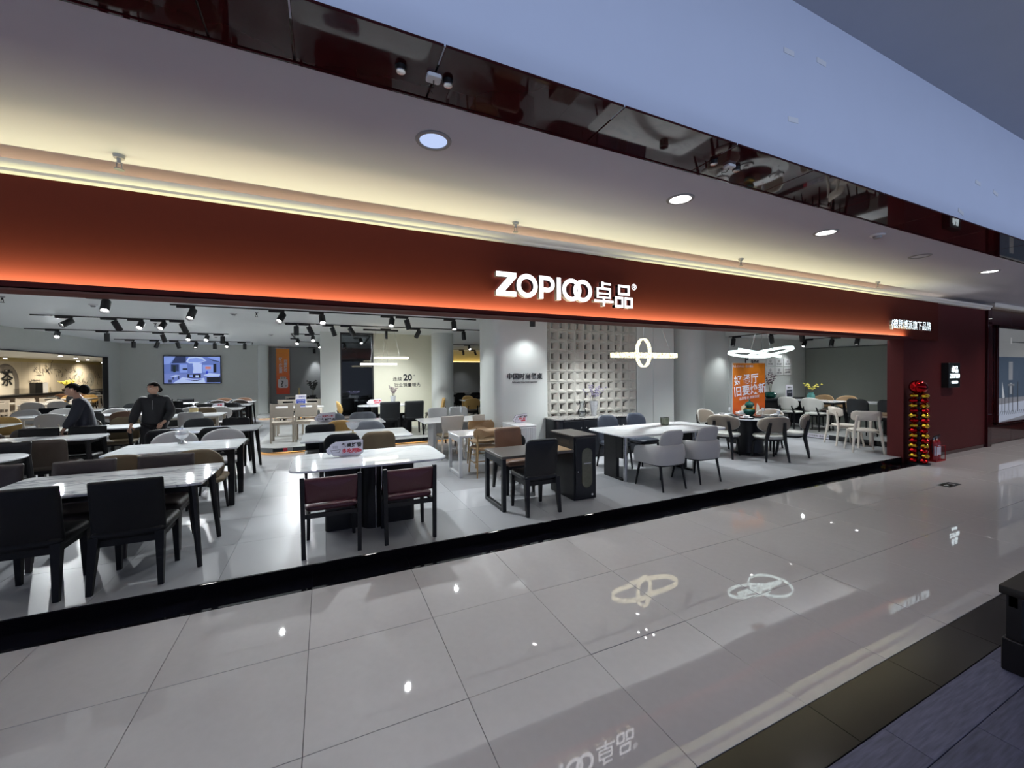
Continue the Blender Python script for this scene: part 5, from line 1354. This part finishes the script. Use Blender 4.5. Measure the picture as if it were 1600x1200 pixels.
def plate_set(x, y, lab):
    t = lathed('plate_setting', 'white plates and bowl set on the round table, '+lab, 'plate', x, y, .851,
       [('under_plate', [(0, .004), (.07, .001), (.13, .014), (.13, .018), (.07, .008), (0, .008)], 'black_stone'), ('plate', [(0, .012), (.06, .012), (.115, .026), (.115, .031), (.06, .018), (0, .017)], 'porcelain'),
        ('bowl', [(0, .02), (.03, .02), (.055, .05), (.057, .06), (.052, .06), (.03, .028), (0, .026)], 'porcelain')], 'place settings on the round table')
for x, y, lab in ((8.33, 5.27, 'toward the end stage'), (7.45, 5.83, 'toward the column'), (8.2, 5.94, 'toward the orange board'), (7.41, 5.27, 'toward the armchairs')): plate_set(x, y, lab)
for i, (x, y) in enumerate(((8.04, 5.05), (7.95, 6.03), (8.43, 5.62))):
    lathed('wine_glass', 'small stemmed glass on the round table, '+ORD[i]+' round from the front', 'glass', x, y, .851,
       [('stem', [(0, 0), (.028, 0), (.004, .008), (.004, .06), (0, .06)], 'crystal_glass'), ('bowl', [(.004, .06), (.03, .085), (.034, .11), (.028, .14), (.026, .14), (.03, .11), (0, .07)], 'crystal_glass')], 'stemmed glasses on the round table')
def sprays(t, z0, n, h, spread, petal, pr, seed, blooms=4, stem='stem', thick=.003):
    rr = random.Random(seed); mb = MB(); pm = MB()
    for i in range(n):
        a = 2*PI*i/n+rr.uniform(-.3, .3); L = h*rr.uniform(.75, 1.0); sp = spread*rr.uniform(.35, 1.0)
        pts = [(0.012*math.cos(a), .012*math.sin(a), z0), (sp*.35*math.cos(a), sp*.35*math.sin(a), z0+L*.55), (sp*math.cos(a), sp*math.sin(a), z0+L)]
        mb.tube(pts, [thick, thick*.8, thick*.5], 5)
        for k in range(blooms):
            f = .5+.5*k/max(1, blooms-1)
            p = Vector(pts[1]).lerp(Vector(pts[2]), max(0, (f-.5)*2))
            for q in range(4):
                d = Vector((rr.uniform(-1, 1), rr.uniform(-1, 1), rr.uniform(-.2, 1))).normalized()
                pm.ball(p+d*pr*.9, (pr, pr*.55, pr*.5), 6, 4, d.to_track_quat('X', 'Z').to_matrix())
    mb.build('stems', stem, t, kind='stuff'); pm.build('petals', petal, t, kind='stuff')
v = lathed('flower_vase', 'white cut-glass vase with dried twigs on the oval stage table', 'vase', 1.62, 10.95, .967, [('vase', [(0, 0), (.05, 0), (.055, .05), (.07, .22), (.064, .22), (.05, .05), (0, .02)], 'crystal_glass'), ('water', [(0, .02), (.046, .022), (.052, .12), (0, .12)], 'porcelain')])
sprays(v, .15, 10, .32, .16, 'dusky_petal', .014, 5)
v = lathed('flower_vase', 'crystal vase with lilac flower sprigs on the sideboard', 'vase', 4.93, 6.78, .891, [('vase', [(0, 0), (.05, 0), (.055, .06), (.09, .30), (.084, .30), (.05, .06), (0, .02)], 'crystal_glass'), ('water', [(0, .02), (.046, .022), (.06, .16), (0, .16)], 'porcelain')])
sprays(v, .2, 12, .42, .26, 'lilac_petal', .016, 9)
lathed('glass_vase', 'empty flared glass vase beside the lilac sprigs', 'vase', 4.66, 6.80, .891, [('body', [(0, 0), (.06, 0), (.085, .05), (.09, .1), (.05, .18), (.04, .24), (.07, .31), (.066, .31), (.036, .24), (.046, .18), (.084, .1), (0, .02)], 'clear_glass'), ('foot', [(0, -.0), (.062, 0), (.06, .008), (0, .008)], 'crystal_glass')])
v = lathed('flower_vase', 'teal glass vase with yellow blossoms on the end stage', 'vase', 12.15, 6.75, .967, [('vase', [(0, 0), (.08, 0), (.1, .05), (.09, .14), (.06, .18), (.07, .21), (0, .2)], 'teal_glass')])
sprays(v, .18, 9, .26, .24, 'yellow_petal', .022, 4, 3)
v = lathed('flower_vase', 'green bowl vase with pink blossom branches on the console', 'vase', 11.42, 7.40, 1.002, [('vase', [(0, 0), (.09, 0), (.15, .06), (.16, .13), (.12, .18), (0, .18)], 'green_glaze')])
sprays(v, .17, 8, .50, .15, 'dusky_petal', .02, 8, 4)
v = lathed('potted_plant', 'dark leafy twigs in a black pot on the dark rear table', 'plant', -.38, 15.9, .871, [('pot', [(0, 0), (.09, 0), (.12, .16), (.11, .16), (0, .14)], 'black_metal')])
sprays(v, .14, 9, .5, .26, 'black_leather', .03, 2, 4)
lathed('tall_vase', 'slim brassy vase on the dark rear table', 'vase', -.80, 15.8, .871, [('body', [(0, 0), (.05, 0), (.065, .12), (.03, .25), (.025, .38), (.04, .42), (0, .41)], 'amber'), ('foot', [(.05, 0), (.07, 0), (.07, .015), (.05, .015)], 'brass_oak')])
v = lathed('flower_vase', 'glass bowl with grey blossom behind the smoked glass', 'vase', .92, 15.2, .851, [('vase', [(0, 0), (.1, 0), (.16, .08), (.15, .16), (0, .15)], 'crystal_glass')])
sprays(v, .15, 8, .16, .22, 'lilac_petal', .03, 12, 3)
v = lathed('flower_vase', 'yellow branches in a low pot on the tea counter', 'vase', -12.3, 29.2, .941, [('vase', [(0, 0), (.15, 0), (.18, .1), (.12, .16), (0, .16)], 'dark_brown')])
sprays(v, .15, 14, .42, .34, 'yellow_petal', .03, 6, 4)
hm = thing('heart_ornament', 'white heart ornament on a stand beyond the flute table', 'ornament', (3.42, 8.55, .886))
hp = [(.085*(16*math.sin(t)**3)/16, .16+.085*(13*math.cos(t)-5*math.cos(2*t)-2*math.cos(3*t)-math.cos(4*t))/16) for t in [2*PI*i/26 for i in range(26)]]
MB().prism(hp, -.018, .018, 'xz', .006).build('heart', 'porcelain', hm); MB().lathe([(0, 0), (.04, 0), (.04, .01), (.006, .014), (.006, .09), (0, .09)], 14).build('stand', 'chrome', hm)

# ================================================================== BY THE RED WALL
bc = thing('balloon_column', 'column of gold and red foil balloons against the red wall', 'balloons', (10.17, 3.77, 0))
MB().lathe([(0, 0), (.16, 0), (.16, .03), (.03, .05), (.02, 1.42), (0, 1.42)], 16).build('stand', 'black_metal', bc)
bal = {}
for k in ('gold_foil', 'red_foil'):
    mb = MB(); b = mb.bm
    n, m_ = 14, 8; pr = [(.015, 0), (.025, .03), (.06, .066), (.10, .080), (.14, .066), (.165, .03), (.17, 0)]
    rings = []
    for i, (x, r) in enumerate(pr):
        rings.append([b.verts.new((x, r*.78*math.cos(2*PI*q/n)*(1+.06*(q % 2)), r*.54*math.sin(2*PI*q/n)*(1+.12*(q % 2)))) for q in range(n)] if r else [b.verts.new((x, 0, 0))])
    for A, B in zip(rings, rings[1:]):
        for q in range(n):
            l = (q+1) % n
            if len(A) == 1: b.faces.new((A[0], B[l], B[q]))
            elif len(B) == 1: b.faces.new((A[q], A[l], B[0]))
            else: b.faces.new((A[q], A[l], B[l], B[q]))
    bal[k] = mb.mesh('balloon', k, 25)
for r in range(14):
    k = 'red_foil' if r % 2 == 0 else 'gold_foil'
    for q in range(4):
        o = put('balloon', bal[k], bc, (0, 0, .075+.0935*r))
        o.rotation_euler = (0, 0, PI/2*q+R(65)+R(random.uniform(-9, 9))); o['label'] = 'red foil balloon' if r % 2 == 0 else 'gold foil balloon'
MB().ball((-.03, 0, 1.45), (.16, .13, .13), 18, 12, Matrix.Rotation(.35, 3, 'Y')).build('top_balloon', 'red_foil', bc, angle=80)
def extinguisher(x, y, lab, r=.062, h=.33):
    t = thing('fire_extinguisher', lab, 'extinguisher', (x, y, .03))
    MB().lathe([(0, 0), (r, 0), (r, h), (r*.85, h+.03), (r*.35, h+.06), (0, h+.06)], 22).build('cylinder', 'red_enamel', t)
    lb = MB(); a0 = [(-2.6+1.9*i/8) for i in range(9)]
    b = lb.bm; A = [b.verts.new(((r+.001)*math.cos(a), (r+.001)*math.sin(a), .09)) for a in a0]; B = [b.verts.new(((r+.001)*math.cos(a), (r+.001)*math.sin(a), .27)) for a in a0]
    for i in range(8): b.faces.new((A[i], A[i+1], B[i+1], B[i]))
    lb.build('label_sticker', 'paper', t)
    MB().lathe([(0, h+.06), (.018, h+.06), (.018, h+.1), (0, h+.1)], 12).build('valve', 'chrome', t)
    MB().bar((-.01, 0, h+.1), (.09, -.02, h+.135), .009, n=4).bar((-.01, 0, h+.085), (.085, -.02, h+.09), .007, n=4).build('handle', 'black_metal', t)
    MB().tube([(-.015, 0, h+.085), (-.07, -.01, h+.08), (-r-.03, -.01, h-.05), (-r-.012, -.02, .12)], .009, 6).build('hose', 'black_metal', t)
extinguisher(10.72, 3.76, 'red fire extinguisher beside the balloon column')
extinguisher(10.90, 3.78, 'red fire extinguisher farther from the balloon column')
rk = thing('extinguisher_rack', 'low red wire rack holding the fire extinguishers', 'rack', (10.81, 3.77, 0))
MB().span((-.19, -.09, 0), (.19, .09, .028), .003).build('tray', 'red_enamel', rk)
for x in (-.185, .185):
    for y in (-.085, .085): MB().bar((x, y, .02), (x, y, .30), .006, n=6).build('post', 'red_enamel', rk)
for y in (-.085, .085): MB().bar((-.185, y, .3), (.185, y, .3), .006, n=6).build('rail', 'red_enamel', rk)
fs = thing('floor_sign', 'green and black exit sticker on the cream tiles', 'sign', (8.72, 2.88, 0.0045))
MB().span((-.2, -.075, 0), (.2, .075, .0015)).build('plate', 'ink', fs)
MB().span((-.18, -.06, .0015), (-.02, .06, .002)).build('green_field', 'green_glaze', fs)
MB().prism([(-.15, 0), (-.1, .04), (-.1, .015), (-.05, .015), (-.05, -.015), (-.1, -.015), (-.1, -.04)], .002, .0026, 'xy').build('arrow', 'porcelain', fs)
MB().prism([(.03, -.04), (.07, -.01), (.06, .03), (.09, .04), (.1, .0), (.15, -.03), (.11, -.03), (.08, -.045)], .0015, .0022, 'xy').build('running_figure', 'grey_plastic', fs)
# ================================================================== PEOPLE
def skin_mesh(name, verts, edges, m, root=0, sub=2, extra=None):
    """continuous surface grown round a skeleton: verts are (point, radius)"""
    bm = bmesh.new(); L = bm.verts.layers.skin.verify()
    vs = []
    for i, (p, r) in enumerate(verts):
        v = bm.verts.new(p); rr = r if isinstance(r, tuple) else (r, r)
        v[L].radius = rr; v[L].use_root = (i == root); vs.append(v)
    for a, b in edges: bm.edges.new((vs[a], vs[b]))
    me = bpy.data.meshes.new(name); bm.to_mesh(me); bm.free()
    o = bpy.data.objects.new(name, me); COL.objects.link(o)
    sk = o.modifiers.new('skin', 'SKIN'); sk.use_smooth_shade = True; sk.branch_smoothing = .4
    su = o.modifiers.new('sub', 'SUBSURF'); su.levels = sub; su.render_levels = sub
    dg = bpy.context.evaluated_depsgraph_get(); dg.update()
    res = bpy.data.meshes.new_from_object(o.evaluated_get(dg))
    bpy.data.objects.remove(o)
    if extra:
        b2 = bmesh.new(); b2.from_mesh(res); extra(b2)
        b2.to_mesh(res); b2.free()
    res.materials.clear(); res.materials.append(MATS[m])
    res.polygons.foreach_set('use_smooth', [True]*len(res.polygons)); res.name = name
    return res
class Sk:
    def __init__(self): self.v, self.e = [], []
    def add(self, p, r, prev=None):
        self.v.append((Vector(p), r)); i = len(self.v)-1
        if prev is not None: self.e.append((prev, i))
        return i
    def chain(self, pts, prev=None):
        for p, r in pts: prev = self.add(p, r, prev)
        return prev
def head_shape(bm, c, turn, tilt):
    """skull with brow, nose, lips, chin and ears; face toward -y before turning"""
    rot = Matrix.Rotation(turn, 4, 'Z') @ Matrix.Rotation(tilt, 4, 'X')
    T = Matrix.Translation(Vector(c)) @ rot
    r = bmesh.ops.create_uvsphere(bm, u_segments=28, v_segments=20, radius=1)
    for v in r['verts']:
        x, y, z = v.co
        jaw = max(0, -z)
        x2 = x*(.074-.020*jaw*jaw); z2 = z*.110; y2 = y*.094
        if z < 0 and y > 0: y2 *= 1-.35*jaw
        if y < 0:
            f = max(0, 1-abs(x)*2.2)
            y2 += .006*jaw*f*(-1 if z > -.9 else 1)
            y2 -= .020*max(0, 1-abs(x)*5.5)*math.exp(-((z+.14)/.17)**2)      # nose
            y2 -= .006*max(0, 1-abs(x)*2.6)*math.exp(-((z+.48)/.10)**2)      # lips
            y2 += .010*math.exp(-((abs(x)-.36)/.16)**2-((z-.08)/.12)**2)     # eye sockets
            y2 -= .004*math.exp(-((z-.26)/.10)**2)                            # brow
        v.co = T @ Vector((x2, y2, z2))
    for sx in (-1, 1):
        bmesh.ops.create_uvsphere(bm, u_segments=10, v_segments=8, radius=1, matrix=T @ Matrix.Translation((sx*.075, .012, -.005)) @ Matrix.Diagonal((.010, .02, .032, 1)))
    return T
def hand(S, wrist, prev, out, palm_n, thumb, k=1.0, curl=.5):
    """palm and five unequal bent fingers; out points along the hand, palm_n out of the palm"""
    o = Vector(out).normalized(); n = Vector(palm_n).normalized(); sd = o.cross(n).normalized()*thumb; w = Vector(wrist)
    p1 = S.add(w+o*.045*k, (.028*k, .017*k), prev); p2 = S.add(w+o*.08*k, (.032*k, .016*k), p1)
    for j, L in enumerate((.066, .075, .070, .054)):
        b = w+o*.085*k+sd*(.028-.0185*j)*k
        q = S.add(b, .0092*k, p2)
        d1 = (o+n*curl*.5).normalized(); d2 = (o+n*curl*1.5).normalized()
        q = S.add(b+d1*L*.45*k, .0085*k, q); S.add(b+d1*L*.45*k+d2*L*.55*k, .007*k, q)
    t = S.add(w+o*.03*k+sd*.034*k, .011*k, p1); t = S.add(w+o*.06*k+sd*.052*k+n*.012*k, .010*k, t); S.add(w+o*.085*k+sd*.05*k+n*.03*k, .008*k, t)
def person(label, x, y, rot, scale, J, coat, hem, collar, hair_fn, turn, tilt, z=.1):
    """J: joints (front is -y): chest, neck, head, and for each side elbow, wrist, hand direction"""
    P_ = thing('person', label, 'person', (x, y, z), rot)
    S = Sk()
    pel = S.add((0, .0, .90), (.13, .10))
    wa = S.add(J['waist'], (.12, .09), pel); chs = S.add(J['chest'], (.14, .105), wa)
    nb = S.add(J['neck'], .052, chs); S.add(J['head'], .05, nb)
    for sx in (-1, 1):
        a = J['R' if sx < 0 else 'L']
        c = S.add(a['sh'], .056, chs); c = S.add(a['el'], .041, c); c = S.add(Vector(a['el']).lerp(Vector(a['wr']), .5), .037, c); c = S.add(a['wr'], .026, c)
        hand(S, a['wr'], c, a['dir'], a['palm'], a['thumb'], .98, a.get('curl', .5))
        S.chain([((sx*.09, .0, .82), .088), ((sx*.10, -.01, .48), .058), ((sx*.10, .01, .09), .042), ((sx*.11, -.05, .045), .038), ((sx*.115, -.15, .035), .032)], pel)
    Ts = []
    body = skin_mesh('body', S.v, S.e, 'skin', 0, 2, lambda b: Ts.append(head_shape(b, J['head'], turn, tilt)))
    put('body', body, P_)
    T = Ts[0]
    # trousers and shoes
    S = Sk(); pel = S.add((0, 0, .93), (.145, .115))
    for sx in (-1, 1): S.chain([((sx*.085, 0, .84), .108), ((sx*.10, -.01, .48), .082), ((sx*.10, .01, .12), .072), ((sx*.10, .01, .085), .070)], pel)
    put('trousers', skin_mesh('trousers', S.v, S.e, 'trouser_cloth', 0, 2), P_)
    for sx in (-1, 1):
        MB().pillow(oval(.05, .13, 18, 2.4), lambda u, v, sx=sx: ((sx*.113+u, -.06+v, .035), (0, 0, 1)), .075).build('shoe', 'black_leather', P_)
    # coat with sleeves
    S = Sk(); h0 = S.add((0, .0, hem), (.205, .16)); q = S.add((0, 0, (hem+.95)/2+.05), (.20, .155), h0); q = S.add(J['waist'], (.195, .15), q); c = S.add(J['chest'], (.19, .15), q)
    S.add(Vector(J['chest']).lerp(Vector(J['neck']), .8), (.085, .08), c)
    for sx in (-1, 1):
        a = J['R' if sx < 0 else 'L']
        S.chain([(a['sh'], .086), (a['el'], .076), (Vector(a['el']).lerp(Vector(a['wr']), .5), .07), (Vector(a['el']).lerp(Vector(a['wr']), .93), .048)], c)
    put('coat', skin_mesh('coat', S.v, S.e, coat, 0, 2), P_)
    if collar:
        col = MB(); nk = Vector(J['neck'])
        col.lathe([(.062, -.055), (.085, -.05), (.082, .01), (.068, .02), (.062, .0), (.062, -.055)], 20, nk).build('collar', coat, P_)
        MB().bar(Vector(J['chest'])+Vector((0, -.150, .09)), (0, -.172, 1.12), .003, n=4).build('zip', 'grey_plastic', P_)
    # face
    fa = MB()
    for sx in (-1, 1): fa.ball(T @ Vector((sx*.029, -.082, .010)), (.0125, .007, .0075), 10, 6, T.to_3x3())
    fa.build('eye', 'porcelain', P_)
    for sx in (-1, 1):
        MB().ball(T @ Vector((sx*.029, -.0885, .010)), (.0065, .003, .0068), 8, 6, T.to_3x3()).build('iris', 'hair', P_)
        MB().ball(T @ Vector((sx*.030, -.090, .031)), (.019, .004, .0035), 8, 6, T.to_3x3()).build('eyebrow', 'hair', P_)
    MB().ball(T @ Vector((0, -.0985, -.053)), (.022, .005, .0065), 10, 6, T.to_3x3()).build('lips', 'lip', P_)
    hair_fn(P_, T)
    return P_
def scalp(mb, T, front=.32, thick=1.10):
    """cap of hair: the skull's upper and rear surface, swollen; it stops above the brow"""
    b = mb.bm
    r = bmesh.ops.create_uvsphere(b, u_segments=26, v_segments=18, radius=1)
    drop = []
    for v in r['verts']:
        x, y, z = v.co
        if (y < -.1 and z < front+.25*(abs(x) < .6)*0+.28*(-y-.1)) or z < -.42 or (abs(x) > .75 and z < .0 and y < .15): drop.append(v); continue
        v.co = T @ Vector((x*.078*thick, y*.098*thick+.004, z*.112*thick))
    bmesh.ops.delete(b, geom=drop, context='VERTS')
def hair_bun(P_, T):
    mb = MB(); scalp(mb, T, .24); mb.build('hair', 'hair', P_, angle=80)
    MB().ball(T @ Vector((0, .135, -.015)), (.062, .07, .085), 14, 10, T.to_3x3()).build('hair_bun', 'hair', P_, angle=80)
    MB().lathe([(.03, -.008), (.04, 0), (.03, .008), (.03, -.008)], 14).build('hair_tie', 'teal_glass', P_, T @ Vector((0, .092, .012))).rotation_euler = (PI/2, 0, P_.rotation_euler.z*0)
def hair_tied(P_, T):
    mb = MB(); scalp(mb, T, .22); mb.build('hair', 'hair', P_, angle=80)
    MB().ball(T @ Vector((0, .115, -.03)), (.04, .045, .05), 12, 8, T.to_3x3()).build('hair_knot', 'hair', P_, angle=80)
# woman in navy: seen in profile, leaning toward the table in front of her; her arm hangs with a white cloth
JN = dict(waist=(0, -.02, 1.03), chest=(0, -.055, 1.20), neck=(0, -.10, 1.37), head=(0, -.15, 1.48),
          R=dict(sh=(-.165, -.06, 1.30), el=(-.21, -.08, 1.03), wr=(-.21, -.17, .80), dir=(0, -.25, -1), palm=(1, 0, 0), thumb=1, curl=.9),
          L=dict(sh=(.165, -.06, 1.30), el=(.20, -.13, 1.04), wr=(.18, -.25, .84), dir=(0, -.3, -1), palm=(-1, 0, 0), thumb=-1, curl=.9))
w_a = person('woman in navy coat with dark bun, seen in profile by the table', -3.58, 9.05, R(-72), .96, JN, 'navy_cloth', .62, False, hair_bun, 0, R(12))
w_a.scale = (.965,)*3
cl = MB(); cl.ball((0, 0, 0), (.032, .022, .035), 10, 7).ball((.015, -.02, -.02), (.03, .016, .028), 8, 6)
cloth = cl.build('cleaning_cloth', 'white_plastic', None, None, label='crumpled white cloth in the hand of the woman in navy', category='cloth', angle=70)
# woman in black: three-quarter view, looking aside, both hands lowered
JB = dict(waist=(0, -.005, 1.03), chest=(0, -.01, 1.20), neck=(0, -.02, 1.375), head=(0, -.04, 1.495),
          R=dict(sh=(-.175, .0, 1.31), el=(-.25, -.03, 1.06), wr=(-.29, -.14, .86), dir=(-.25, -.2, -1), palm=(.3, .9, 0), thumb=1, curl=.8),
          L=dict(sh=(.175, .0, 1.31), el=(.25, -.02, 1.05), wr=(.17, -.24, .90), dir=(-.5, -.5, -.6), palm=(-.2, .5, -.8), thumb=-1, curl=.8))
w_b = person('woman in black jacket with tied-back hair facing the viewer', -2.70, 9.05, R(8), .96, JB, 'black_cloth', .80, True, hair_tied, R(-38), R(3))
w_b.scale = (.96,)*3
mw_ = Matrix.Translation((-3.58, 9.05, .1)) @ Matrix.Rotation(R(-72), 4, 'Z') @ Matrix.Scale(.965, 4)
cloth.location = mw_ @ Vector((.17, -.29, .76))
